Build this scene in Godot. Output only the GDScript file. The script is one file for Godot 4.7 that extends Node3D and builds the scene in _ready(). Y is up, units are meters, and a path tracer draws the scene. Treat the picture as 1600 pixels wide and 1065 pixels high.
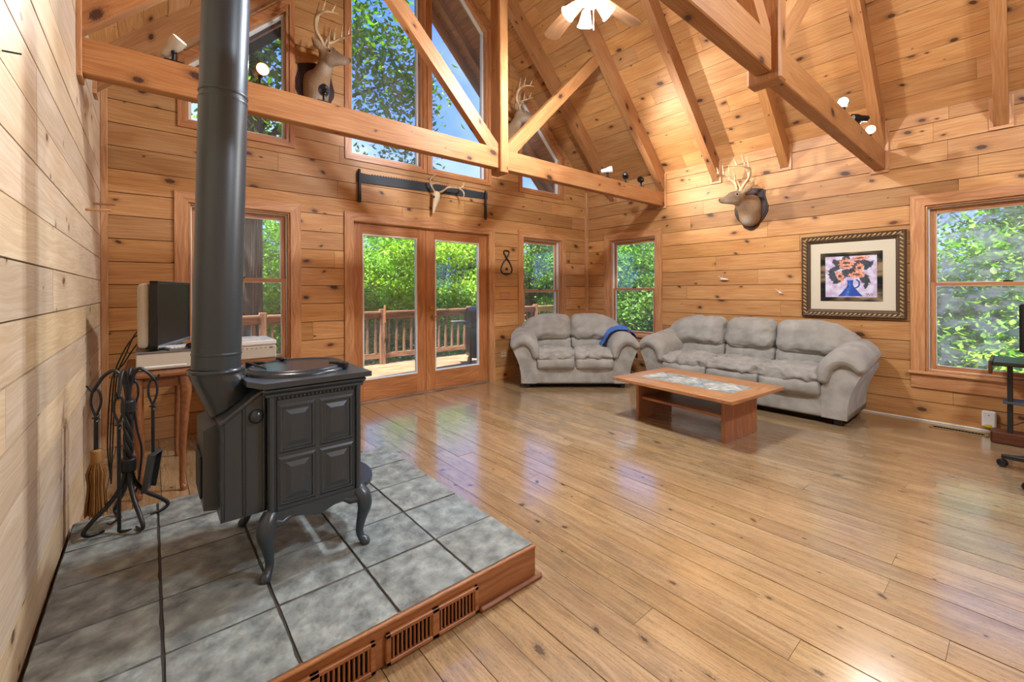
extends Node3D
# A log cabin living room: pine boards, timber trusses, a wood stove on a slate hearth.

const XL := -0.31
const XR := 5.85
const ZB := -4.92
const ZR := 3.2
const EAVE := 3.05
const RX := 2.77
const RY := 6.13

var M := {}
var rng := RandomNumberGenerator.new()
var taken := {}


# collects triangles; faces are given counter-clockwise seen from outside
class MB:
	var V := PackedVector3Array()
	var N := PackedVector3Array()
	var T := PackedVector2Array()
	var C := PackedColorArray()
	var I := PackedInt32Array()
	var col := Color(1, 1, 1)
	var xf := Transform3D()
	var off := Vector2.ZERO
	var tile := Vector2(2.4, 0.8)

	func vert(p: Vector3, n: Vector3, uv: Vector2) -> int:
		V.append(xf * p)
		N.append(n)
		T.append(uv)
		C.append(col)
		return V.size() - 1

	func poly(pts: Array, uvs: Array = []) -> void:
		var a: Vector3 = xf * pts[0]
		var n := Vector3.ZERO
		for i in range(1, pts.size() - 1):
			n += ((xf * pts[i]) - a).cross((xf * pts[i + 1]) - a)
		n = n.normalized()
		var base := V.size()
		for i in pts.size():
			vert(pts[i], n, uvs[i] if uvs.size() else Vector2.ZERO)
		for i in range(1, pts.size() - 1):
			I.append_array(PackedInt32Array([base, base + i + 1, base + i]))

	func wuv(p: Vector3, nrm: Vector3, grain: int) -> Vector2:
		var k := 0
		var an := nrm.abs()
		if an.y >= an.x and an.y >= an.z:
			k = 1
		elif an.z >= an.x:
			k = 2
		var u: float
		var w: float
		if k == grain:
			u = p[(grain + 1) % 3] * 0.12
			w = p[(grain + 2) % 3] * 0.5
		else:
			u = p[grain]
			w = p[3 - k - grain] + p[k] * 0.37
		return Vector2(u / tile.x, w / tile.y) + off

	func wpoly(pts: Array, grain: int) -> void:
		var n: Vector3 = (pts[1] - pts[0]).cross(pts[2] - pts[0])
		var uvs := []
		for p in pts:
			uvs.append(wuv(p, n, grain))
		poly(pts, uvs)

	# box with chamfered edges; grain is the axis that the wood runs along
	func box(a: Vector3, b: Vector3, ch := 0.004, grain := 0) -> void:
		var c := (a + b) * 0.5
		var h := (b - a) * 0.5
		ch = minf(ch, minf(h.x, minf(h.y, h.z)) * 0.9)
		var u := [Vector3.RIGHT, Vector3.UP, Vector3.BACK]
		for ax in 3:
			for s in [-1.0, 1.0]:
				var e1: int = (ax + 1) % 3
				var e2: int = (ax + 2) % 3
				var q := []
				for m in [[-1, -1], [1, -1], [1, 1], [-1, 1]]:
					q.append(c + u[ax] * s * h[ax] + u[e1] * m[0] * (h[e1] - ch) + u[e2] * m[1] * (h[e2] - ch))
				if s < 0:
					q.reverse()
				wpoly(q, grain)
		if ch <= 0.0:
			return
		for ax in 3:
			var e1: int = (ax + 1) % 3
			var e2: int = (ax + 2) % 3
			for s1 in [-1.0, 1.0]:
				for s2 in [-1.0, 1.0]:
					var p1: Vector3 = c + u[e1] * s1 * h[e1] + u[e2] * s2 * (h[e2] - ch)
					var p2: Vector3 = c + u[e1] * s1 * (h[e1] - ch) + u[e2] * s2 * h[e2]
					var d: Vector3 = u[ax] * (h[ax] - ch)
					var q := [p1 - d, p1 + d, p2 + d, p2 - d]
					if s1 * s2 > 0:
						q.reverse()
					wpoly(q, grain)
		for sx in [-1.0, 1.0]:
			for sy in [-1.0, 1.0]:
				for sz in [-1.0, 1.0]:
					var s := Vector3(sx, sy, sz)
					var p1 := c + s * Vector3(h.x, h.y - ch, h.z - ch)
					var p2 := c + s * Vector3(h.x - ch, h.y, h.z - ch)
					var p3 := c + s * Vector3(h.x - ch, h.y - ch, h.z)
					wpoly([p1, p2, p3] if sx * sy * sz > 0 else [p1, p3, p2], grain)

	# outline in the x-y plane (counter-clockwise), from z0 to z1
	func prism(pl: PackedVector2Array, z0: float, z1: float, grain := 0, back := true) -> void:
		if Geometry2D.is_polygon_clockwise(pl):
			pl = pl.duplicate()
			pl.reverse()
		var t := Geometry2D.triangulate_polygon(pl)
		var faces := [[z1, 1.0]]
		if back:
			faces.append([z0, -1.0])
		for f in faces:
			var base := V.size()
			var n: Vector3 = (xf.basis * Vector3(0, 0, f[1])).normalized()
			for p in pl:
				var q := Vector3(p.x, p.y, f[0])
				vert(q, n, wuv(q, Vector3(0, 0, 1), grain))
			for i in range(0, t.size(), 3):
				var a := pl[t[i]]
				var ccw := (pl[t[i + 1]] - a).cross(pl[t[i + 2]] - a) > 0
				if ccw == (f[1] > 0):
					I.append_array(PackedInt32Array([base + t[i], base + t[i + 2], base + t[i + 1]]))
				else:
					I.append_array(PackedInt32Array([base + t[i], base + t[i + 1], base + t[i + 2]]))
		for i in pl.size():
			var a := pl[i]
			var b := pl[(i + 1) % pl.size()]
			wpoly([Vector3(a.x, a.y, z0), Vector3(b.x, b.y, z0), Vector3(b.x, b.y, z1), Vector3(a.x, a.y, z1)], grain)

	# rows of points, smooth; outside is on the side of (along row) x (towards next row)
	func surf(rows: Array, closed := false, uvs := Vector2(1, 1)) -> void:
		var nr := rows.size()
		var nc: int = rows[0].size()
		var base := V.size()
		var lim := nc if closed else nc - 1
		for r in nr:
			var row: PackedVector3Array = rows[r]
			for c in nc:
				vert(row[c], Vector3.ZERO, Vector2(float(c) / maxf(lim, 1), float(r) / maxf(nr - 1, 1)) * uvs + off)
		for r in nr - 1:
			for c in lim:
				var a := base + r * nc + c
				var b := base + r * nc + (c + 1) % nc
				var d := a + nc
				var e := b + nc
				_s(a, b, e)
				_s(a, e, d)
		for i in range(base, V.size()):
			N[i] = N[i].normalized() if N[i].length() > 1e-12 else Vector3.UP

	func _s(a: int, b: int, c: int) -> void:
		var n := (V[b] - V[a]).cross(V[c] - V[a])
		N[a] += n
		N[b] += n
		N[c] += n
		I.append_array(PackedInt32Array([a, c, b]))

	# tube through points; radius is a number or one for each point
	func tube(pts: Array, radius, sides := 8, caps := true, squash := 1.0, twist := 0.0) -> void:
		var rows := []
		var nrm := Vector3.ZERO
		for i in pts.size():
			var p: Vector3 = pts[i]
			var d: Vector3 = (pts[mini(i + 1, pts.size() - 1)] - pts[maxi(i - 1, 0)]).normalized()
			if nrm == Vector3.ZERO:
				nrm = (Vector3.UP if absf(d.y) < 0.9 else Vector3.RIGHT).cross(d).normalized()
			else:
				nrm = (nrm - d * nrm.dot(d)).normalized()
			var bi := d.cross(nrm)
			var r: float = radius[i] if radius is Array else radius
			var row := PackedVector3Array()
			for k in sides:
				var a := TAU * k / sides
				var ox := nrm * cos(a) + bi * sin(a) * squash
				if twist != 0.0:
					ox = ox.rotated(d, twist * i)
				row.append(p + ox * r)
			rows.append(row)
		surf(rows, true, Vector2(1, 1))
		if caps:
			var r0: Array = Array(rows[0])
			r0.reverse()
			poly(r0)
			poly(Array(rows[-1]))

	# profile of (radius, height) turned round the y axis, from the bottom up for an outside surface
	func lathe(pr: Array, sides := 24, at := Vector3.ZERO, sx := 1.0, sz := 1.0) -> void:
		var rows := []
		for q in pr:
			var row := PackedVector3Array()
			for k in sides:
				var a := -TAU * k / sides
				row.append(at + Vector3(cos(a) * q[0] * sx, q[1], sin(a) * q[0] * sz))
			rows.append(row)
		surf(rows, true, Vector2(1, 1))

	func ball(at: Vector3, r: Vector3, sides := 12) -> void:
		var rows := []
		var half := maxi(sides / 2, 4)
		for i in half + 1:
			var e := -PI / 2 + PI * i / half
			var row := PackedVector3Array()
			for k in sides:
				var a := -TAU * k / sides
				row.append(at + r * Vector3(cos(e) * cos(a), sin(e), cos(e) * sin(a)))
			rows.append(row)
		surf(rows, true)

	func mesh(m: Material) -> ArrayMesh:
		var a := []
		a.resize(Mesh.ARRAY_MAX)
		a[Mesh.ARRAY_VERTEX] = V
		a[Mesh.ARRAY_NORMAL] = N
		a[Mesh.ARRAY_TEX_UV] = T
		a[Mesh.ARRAY_COLOR] = C
		a[Mesh.ARRAY_INDEX] = I
		var am := ArrayMesh.new()
		am.add_surface_from_arrays(Mesh.PRIMITIVE_TRIANGLES, a)
		am.surface_set_material(0, m)
		return am


func mb(t := Transform3D()) -> MB:
	var b := MB.new()
	b.xf = t
	b.off = Vector2(rng.randf(), rng.randf())
	return b


func numbered(called: String) -> String:
	var n: int = taken.get(called, -1) + 1
	taken[called] = n
	return called if n == 0 else "%s_%03d" % [called, n]


# one named mesh under a parent
func part(called: String, b: MB, m: Material, parent: Node, label := "") -> MeshInstance3D:
	var o := MeshInstance3D.new()
	o.mesh = b.mesh(m)
	if parent == self:
		called = numbered(called)
	o.name = called
	parent.add_child(o, true)
	if label:
		o.set_meta("label", label)
	return o


func tag(o: Node, label: String, category: String, group := "", kind := "") -> Node:
	o.set_meta("label", label)
	o.set_meta("category", category)
	if group:
		o.set_meta("group", group)
	if kind:
		o.set_meta("kind", kind)
	return o


func thing(called: String, label: String, category: String, at := Vector3.ZERO, turn := 0.0, group := "") -> Node3D:
	var o := Node3D.new()
	o.name = numbered(called)
	add_child(o)
	o.position = at
	o.rotation.y = turn
	tag(o, label, category, group)
	return o


func structure(called: String, label := "", category := "") -> Node3D:
	var o := Node3D.new()
	o.name = called
	add_child(o)
	o.set_meta("kind", "structure")
	if label:
		o.set_meta("label", label)
	if category:
		o.set_meta("category", category)
	return o


func copy(src: Node3D, label: String, at: Vector3, turn := 0.0, group := "") -> Node3D:
	var o: Node3D = src.duplicate()
	var nm := String(src.name)
	if nm.length() > 4 and nm[-4] == "_" and nm.right(3).is_valid_int():
		nm = nm.left(-4)
	o.name = numbered(nm)
	add_child(o)
	o.position = at
	o.rotation.y = turn
	o.set_meta("label", label)
	if group:
		o.set_meta("group", group)
	return o


func smooth_path(pts: Array, steps := 6) -> Array:
	var out := []
	for i in pts.size() - 1:
		var p0: Vector3 = pts[maxi(i - 1, 0)]
		var p1: Vector3 = pts[i]
		var p2: Vector3 = pts[i + 1]
		var p3: Vector3 = pts[mini(i + 2, pts.size() - 1)]
		for k in steps:
			out.append(p1.cubic_interpolate(p2, p0, p3, float(k) / steps))
	out.append(pts[-1])
	return out


func taper(r: Array, n: int) -> Array:
	var out := []
	for i in n:
		var t := float(i) / maxf(n - 1, 1) * (r.size() - 1)
		var k := mini(int(t), r.size() - 2)
		out.append(lerpf(r[k], r[k + 1], t - k))
	return out


func rect(x0: float, y0: float, x1: float, y1: float) -> PackedVector2Array:
	return PackedVector2Array([Vector2(x0, y0), Vector2(x1, y0), Vector2(x1, y1), Vector2(x0, y1)])


func ceil_y(x: float) -> float:
	return EAVE + (x - XL if x < RX else XR - x)


# ---------------------------------------------------------------- materials

# wood: u runs along the grain. Knots bend the grain round them.
func wood_tex(w: int, h: int, sd: int, light: Color, dark: Color, knot: Color, knots: int, streak := 1.0, knot_size := 1.0, stain := 0.0) -> ImageTexture:
	var r := RandomNumberGenerator.new()
	r.seed = sd
	var bend := PackedFloat32Array()
	bend.resize(w * h)
	var core := PackedFloat32Array()
	core.resize(w * h)
	var kn := FastNoiseLite.new()
	kn.seed = sd + 3
	kn.frequency = 0.09
	var red := PackedFloat32Array()
	red.resize(w * h)
	for k in knots:
		var kx := r.randf() * w
		var ky := r.randf() * h
		var ry := r.randf_range(4.0, 17.0) * knot_size
		if r.randf() < 0.35:
			ry = r.randf_range(2.0, 5.0) * knot_size
		var rx := ry * r.randf_range(0.8, 2.0) * float(w) / float(h) * 0.36
		var slant := r.randf_range(-0.5, 0.5)
		var open := r.randf() * 0.6
		var reach := int(rx * 5.0)
		for dy in range(int(-ry * 5.0), int(ry * 5.0) + 1):
			for dx in range(-reach, reach + 1):
				var wob := 1.0 + kn.get_noise_2d(kx + dx * 2.2, ky + dy * 2.2) * 0.55
				var e := sqrt(pow((dx + dy * slant) / rx, 2) + pow(dy / ry, 2)) * wob
				if e > 5.0:
					continue
				var at := posmod(int(ky) + dy, h) * w + posmod(int(kx) + dx, w)
				var f := exp(-e * e * 0.18)
				bend[at] += -signf(dy) * f * ry * 0.55 * exp(-pow(dx / (rx * 2.2), 2))
				if e < 2.6:
					core[at] = maxf(core[at], 1.0 - smoothstep(0.6, 1.15, e) * 0.78 - smoothstep(1.1, 2.6, e) * 0.22)
					red[at] = maxf(red[at], open * (1.0 - smoothstep(0.3, 0.75, e)))
	var n1 := FastNoiseLite.new()
	n1.seed = sd
	n1.frequency = 1.0
	n1.fractal_octaves = 2
	var n2 := FastNoiseLite.new()
	n2.seed = sd + 7
	n2.frequency = 1.0
	n2.fractal_octaves = 3
	var data := PackedByteArray()
	data.resize(w * h * 3)
	var su := TAU / w
	for y in h:
		for x in w:
			var at := y * w + x
			var yy := y + bend[at]
			# the picture repeats along u because x goes round a circle
			var cx := cos(x * su) * 1.3
			var sx := sin(x * su) * 1.3
			var big := n1.get_noise_3d(cx * 0.5, sx * 0.5, yy * 0.012)
			var fine := n2.get_noise_3d(cx * 0.55, sx * 0.55, yy * 0.13 + big * 2.0)
			var hair := n2.get_noise_3d(cx * 2.5, sx * 2.5, yy * 0.55)
			var t := clampf(0.5 + (fine * 0.75 + hair * 0.3) * streak + big * 0.35, 0.0, 1.0)
			var c := light.lerp(dark, t)
			if stain > 0.0:
				var patch := kn.get_noise_3d(cos(x * su) * 16.0, sin(x * su) * 16.0, y * 0.3)
				var fleck := smoothstep(0.28, 0.5, n2.get_noise_3d(cx * 9.0, sx * 9.0, yy * 0.38 + 40.0))
				c = c.lerp(Color(0.36, 0.31, 0.26), clampf(patch * 0.45, 0.0, 0.3) * stain + fleck * 0.45 * stain)
			c = c.lerp(knot.lerp(dark * 0.75, red[at]), core[at] * 0.9)
			data[at * 3] = int(clampf(c.r, 0, 1) * 255)
			data[at * 3 + 1] = int(clampf(c.g, 0, 1) * 255)
			data[at * 3 + 2] = int(clampf(c.b, 0, 1) * 255)
	return ImageTexture.create_from_image(Image.create_from_data(w, h, false, Image.FORMAT_RGB8, data))


func noise_tex(w: int, h: int, sd: int, freq: float, oct: int, cols: Array, offs: Array, kind := FastNoiseLite.TYPE_SIMPLEX_SMOOTH) -> ImageTexture:
	var n := FastNoiseLite.new()
	n.seed = sd
	n.noise_type = kind
	n.frequency = freq
	n.fractal_octaves = oct
	var im := n.get_seamless_image(w, h)
	var g := Gradient.new()
	g.offsets = PackedFloat32Array(offs)
	g.colors = PackedColorArray(cols)
	var out := Image.create(w, h, false, Image.FORMAT_RGBA8)
	for y in h:
		for x in w:
			out.set_pixel(x, y, g.sample(im.get_pixel(x, y).r))
	return ImageTexture.create_from_image(out)


func mat(called: String, c: Color, rough := 0.6, metal := 0.0, tex: Texture2D = null, spec := 0.5) -> StandardMaterial3D:
	var m := StandardMaterial3D.new()
	m.resource_name = called
	m.albedo_color = c
	m.roughness = rough
	m.metallic = metal
	m.metallic_specular = spec
	m.albedo_texture = tex
	m.vertex_color_use_as_albedo = true
	M[called] = m
	return m


func bump(m: StandardMaterial3D, t: Texture2D, depth: float) -> void:
	m.heightmap_enabled = true
	m.heightmap_texture = t
	m.heightmap_scale = depth


func triplanar(m: StandardMaterial3D, s: float) -> void:
	m.uv1_triplanar = true
	m.uv1_scale = Vector3(s, s, s)


func make_materials() -> void:
	var pine := wood_tex(1024, 512, 11, Color(0.87, 0.74, 0.57), Color(0.75, 0.57, 0.39), Color(0.25, 0.165, 0.13), 17, 1.0)
	var floor_t := wood_tex(1024, 512, 23, Color(0.75, 0.635, 0.47), Color(0.60, 0.475, 0.325), Color(0.17, 0.13, 0.10), 14, 0.85, 0.6, 1.0)
	var plain := wood_tex(512, 256, 31, Color(0.82, 0.63, 0.45), Color(0.66, 0.46, 0.30), Color(0.3, 0.18, 0.1), 0, 1.0)
	var weather := wood_tex(512, 256, 37, Color(0.66, 0.53, 0.43), Color(0.42, 0.32, 0.26), Color(0.2, 0.14, 0.1), 6, 1.3)
	mat("pine", Color(1, 1, 1), 0.48, 0.0, pine, 0.4)
	mat("beam_pine", Color(0.97, 0.94, 0.91), 0.5, 0.0, pine, 0.4)
	mat("floor_pine", Color(1, 1, 1), 0.24, 0.0, floor_t, 0.7)
	bump(M["floor_pine"], floor_t, 0.05)
	M["floor_pine"].clearcoat_enabled = true
	M["floor_pine"].clearcoat = 1.0
	M["floor_pine"].clearcoat_roughness = 0.14
	mat("pine_lit", Color(1, 1, 1), 0.5, 0.0, wood_tex(1024, 512, 67, Color(0.93, 0.86, 0.77), Color(0.83, 0.73, 0.60), Color(0.36, 0.26, 0.2), 13, 0.9, 0.7), 0.4)  # the same pine, lightened: stronger light on the left wall painted in
	mat("trim_pine", Color(1, 1, 1), 0.42, 0.0, plain, 0.45)
	mat("weathered", Color(1, 1, 1), 0.8, 0.0, weather)
	mat("sheathing", Color(0.22, 0.12, 0.06), 0.9)
	mat("outer_wall", Color(0.42, 0.30, 0.2), 0.9)
	var fine := noise_tex(256, 256, 5, 0.06, 4, [Color(0, 0, 0), Color(1, 1, 1)], [0.2, 0.8])
	var coarse := noise_tex(256, 256, 9, 0.02, 4, [Color(0, 0, 0), Color(1, 1, 1)], [0.25, 0.75])
	M["t_fine"] = fine
	M["t_coarse"] = coarse
	# slate
	var slate := noise_tex(512, 512, 41, 0.012, 5, [Color(0.50, 0.49, 0.48), Color(0.60, 0.59, 0.575), Color(0.66, 0.65, 0.63), Color(0.74, 0.73, 0.71)], [0.1, 0.4, 0.65, 0.9])
	var m := mat("slate", Color(0.87, 0.93, 0.94), 0.55, 0.0, slate, 0.4)
	bump(m, coarse, 0.8)
	mat("grout", Color(0.25, 0.235, 0.22), 0.9)
	# cast iron
	m = mat("enamel", Color(0.185, 0.22, 0.25), 0.24, 0.25, null, 0.6)
	m = mat("cast_iron", Color(0.225, 0.27, 0.31), 0.32, 0.3, null, 0.6)
	mat("pipe_steel", Color(0.22, 0.255, 0.285), 0.38, 0.35, null, 0.6)
	m = mat("black_iron", Color(0.10, 0.105, 0.115), 0.42, 0.3, null, 0.6)
	mat("saw_steel", Color(0.13, 0.155, 0.18), 0.65, 0.0)
	mat("grey_iron", Color(0.33, 0.35, 0.36), 0.4, 0.6)
	mat("chrome", Color(0.75, 0.76, 0.78), 0.18, 1.0)
	mat("brass", Color(0.72, 0.55, 0.26), 0.28, 1.0)
	mat("black_plastic", Color(0.045, 0.047, 0.05), 0.35)
	mat("black_metal", Color(0.035, 0.035, 0.037), 0.4, 0.2)
	mat("screen", Color(0.075, 0.077, 0.08), 0.45)
	mat("beige_plastic", Color(0.74, 0.70, 0.63), 0.45)
	mat("grey_plastic", Color(0.42, 0.41, 0.39), 0.5)
	mat("white_plastic", Color(0.88, 0.88, 0.87), 0.4)
	mat("white_vinyl", Color(0.86, 0.86, 0.84), 0.4)
	mat("yellow", Color(0.85, 0.75, 0.1), 0.5)
	mat("straw", Color(0.62, 0.45, 0.24), 0.9)
	mat("hole", Color(0.01, 0.01, 0.01), 1.0)
	# furniture
	var suede := noise_tex(512, 512, 51, 0.008, 4, [Color(0.55, 0.535, 0.50), Color(0.60, 0.585, 0.55), Color(0.645, 0.63, 0.60)], [0.2, 0.5, 0.8])
	m = mat("suede", Color(1, 1, 1), 0.85, 0.0, suede, 0.25)
	triplanar(m, 1.1)
	m.rim_enabled = true
	m.rim = 0.35
	m.rim_tint = 0.6
	mat("dark_foot", Color(0.07, 0.05, 0.04), 0.5)
	mat("blanket", Color(0.36, 0.54, 0.84), 0.95, 0.0, noise_tex(128, 128, 3, 0.1, 3, [Color(0.55, 0.6, 0.7), Color(1, 1, 1)], [0.3, 0.7]))
	mat("oak", Color(1, 1, 1), 0.34, 0.0, plain, 0.5)
	mat("table_tile", Color(1, 1, 1), 0.22, 0.0, noise_tex(256, 256, 77, 0.02, 4, [Color(0.62, 0.64, 0.64), Color(0.86, 0.87, 0.85)], [0.2, 0.8]))
	mat("hide", Color(1, 1, 1), 0.9, 0.0, noise_tex(256, 256, 61, 0.05, 4, [Color(0.82, 0.82, 0.82), Color(1, 1, 1)], [0.25, 0.75]))
	triplanar(M["hide"], 5.0)
	mat("antler", Color(0.88, 0.80, 0.66), 0.5, 0.0, noise_tex(64, 64, 8, 0.06, 3, [Color(0.72, 0.62, 0.5), Color(1, 1, 1)], [0.2, 0.8]))
	mat("bone", Color(0.86, 0.78, 0.64), 0.6)
	mat("eye", Color(0.02, 0.015, 0.01), 0.08)
	mat("plaque", Color(0.17, 0.075, 0.055), 0.3)
	mat("gilt", Color(0.66, 0.54, 0.36), 0.4, 0.35)
	mat("gilt_dark", Color(0.31, 0.23, 0.15), 0.5, 0.2)
	mat("mat_board", Color(0.79, 0.75, 0.66), 0.9)
	mat("mat_inner", Color(0.33, 0.28, 0.2), 0.9, 0.0, M["t_coarse"])
	M["mat_inner"].albedo_color = Color(0.55, 0.47, 0.35)
	mat("dark_desk", Color(0.13, 0.115, 0.11), 0.32)
	mat("desk_side", Color(0.23, 0.14, 0.105), 0.35, 0.0, plain)
	M["desk_side"].albedo_color = Color(0.42, 0.3, 0.26)
	# panes
	m = mat("glass", Color(0.9, 0.95, 0.95, 0.04), 0.02)
	m.transparency = BaseMaterial3D.TRANSPARENCY_ALPHA
	m.vertex_color_use_as_albedo = false
	# foggy film in the big window
	var film := noise_tex(256, 256, 91, 0.014, 5, [Color(0.74, 0.78, 0.82, 0.06), Color(0.74, 0.78, 0.82, 0.32), Color(0.78, 0.81, 0.85, 0.62)], [0.28, 0.5, 0.75])
	m = mat("foggy_film", Color(1, 1, 1), 0.9, 0.0, film)
	m.backlight_enabled = true
	m.backlight = Color(0.9, 0.92, 0.95)
	m.transparency = BaseMaterial3D.TRANSPARENCY_ALPHA
	# outdoors
	mat("bark", Color(1, 1, 1), 0.95, 0.0, noise_tex(256, 256, 71, 0.03, 4, [Color(0.12, 0.10, 0.09), Color(0.30, 0.265, 0.235), Color(0.46, 0.42, 0.38)], [0.25, 0.5, 0.8], FastNoiseLite.TYPE_PERLIN))
	M["bark"].uv1_scale = Vector3(4, 1.5, 1)
	bump(M["bark"], M["t_coarse"], 3.0)
	m = mat("leaf", Color(1, 1, 1), 0.55)
	m.backlight_enabled = true
	m.backlight = Color(0.75, 0.9, 0.3)
	m.cull_mode = BaseMaterial3D.CULL_DISABLED
	mat("forest_floor", Color(0.20, 0.24, 0.10), 1.0, 0.0, noise_tex(256, 256, 81, 0.03, 4, [Color(0.5, 0.55, 0.4), Color(1, 1, 1)], [0.3, 0.7]))
	mat("grill_black", Color(0.05, 0.055, 0.065), 0.35)
	mat("soffit", Color(0.90, 0.80, 0.68), 0.7, 0.0, plain)
	mat("fascia", Color(0.10, 0.065, 0.045), 0.7)
	# lamps
	m = mat("lit_shade", Color(0.95, 0.95, 0.93), 0.4)
	m.emission_enabled = true
	m.emission = Color(1.0, 0.97, 0.92)
	m.emission_energy_multiplier = 0.42
	m = mat("lit_bulb", Color(1, 1, 1), 0.4)
	m.emission_enabled = true
	m.emission = Color(1.0, 0.95, 0.86)
	m.emission_energy_multiplier = 6.0
	mat("fan_blade", Color(0.62, 0.60, 0.60), 0.4, 0.0, plain)
	mat("fan_white", Color(0.85, 0.84, 0.82), 0.35)


# ---------------------------------------------------------------- shell

func wood_tint(spread := 0.12) -> Color:
	var v := clampf(rng.randfn(0.92, spread), 0.62, 1.15)
	var w := rng.randfn(0.0, 0.035)
	return Color(v * (1.0 + w * 0.4), v, v * (1.0 - w * 1.6))


# boards laid in rows over an outline (local x along the board, y across, z into the room)
func planks(parent: Node, xf: Transform3D, outline: PackedVector2Array, holes: Array, row_h: float, y0: float, m: Material, base: Color, lens: Array, gap := 0.006, thick := 0.02, spread := 0.1, called := "plank") -> void:
	var lo := outline[0]
	var hi := outline[0]
	for p in outline:
		lo = lo.min(p)
		hi = hi.max(p)
	var y := y0
	while y < hi.y:
		var s: float = lo.x - rng.randf() * lens[0]
		while s < hi.x:
			var e: float = s + rng.randf_range(lens[0], lens[1])
			var r := rect(maxf(s, lo.x - 0.01), y + gap * 0.5, minf(e - gap * 0.35, hi.x + 0.01), y + row_h - gap * 0.5)
			s = e
			if r[1].x - r[0].x < 0.02:
				continue
			var pieces: Array = Geometry2D.intersect_polygons(r, outline)
			for hole in holes:
				var next := []
				for q in pieces:
					next.append_array(Geometry2D.clip_polygons(q, hole))
				pieces = next
			var tint := wood_tint(spread)
			var o2 := Vector2(rng.randf(), rng.randf())
			var lift := rng.randf_range(-0.0012, 0.0012)
			for q in pieces:
				var area := 0.0
				for i in q.size():
					area += q[i].cross(q[(i + 1) % q.size()])
				if area * 0.5 < 0.0015:
					continue
				var b := mb()
				b.off = o2
				b.col = Color(tint.r * base.r, tint.g * base.g, tint.b * base.b)
				b.prism(q, -thick, lift, 0, false)
				var o := part(called, b, m, parent)
				o.transform = xf
		y += row_h


# the solid wall behind the boards, cut in columns at the edges of its openings
func sheath(parent: Node, xf: Transform3D, outline: PackedVector2Array, holes: Array, z0: float, z1: float, m: Material, called := "sheathing") -> void:
	var xs := []
	for p in outline:
		xs.append(p.x)
	for h in holes:
		for p in h:
			xs.append(p.x)
	xs.sort()
	var b := mb()
	for i in xs.size() - 1:
		if xs[i + 1] - xs[i] < 0.002:
			continue
		var col := rect(xs[i], -1.0, xs[i + 1], 9.0)
		var pieces: Array = Geometry2D.intersect_polygons(col, outline)
		for hole in holes:
			var next := []
			for q in pieces:
				next.append_array(Geometry2D.clip_polygons(q, hole))
			pieces = next
		for q in pieces:
			b.prism(q, z0, z1)
	part(called, b, m, parent).transform = xf


func gable_hole(x0: float, x1: float, y0: float) -> PackedVector2Array:
	return PackedVector2Array([Vector2(x0, y0), Vector2(x1, y0), Vector2(x1, ceil_y(x1) - 0.19), Vector2(x0, ceil_y(x0) - 0.19)])


const PINE := Color(0.83, 0.655, 0.465)
const TIMBER := Color(0.70, 0.54, 0.42)
const BACK := Transform3D(Basis(Vector3(1, 0, 0), Vector3(0, 1, 0), Vector3(0, 0, 1)), Vector3(0, 0, ZB))
const RIGHT := Transform3D(Basis(Vector3(0, 0, 1), Vector3(0, 1, 0), Vector3(-1, 0, 0)), Vector3(XR, 0, 0))
const LEFT := Transform3D(Basis(Vector3(0, 0, -1), Vector3(0, 1, 0), Vector3(1, 0, 0)), Vector3(XL, 0, 0))


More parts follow.
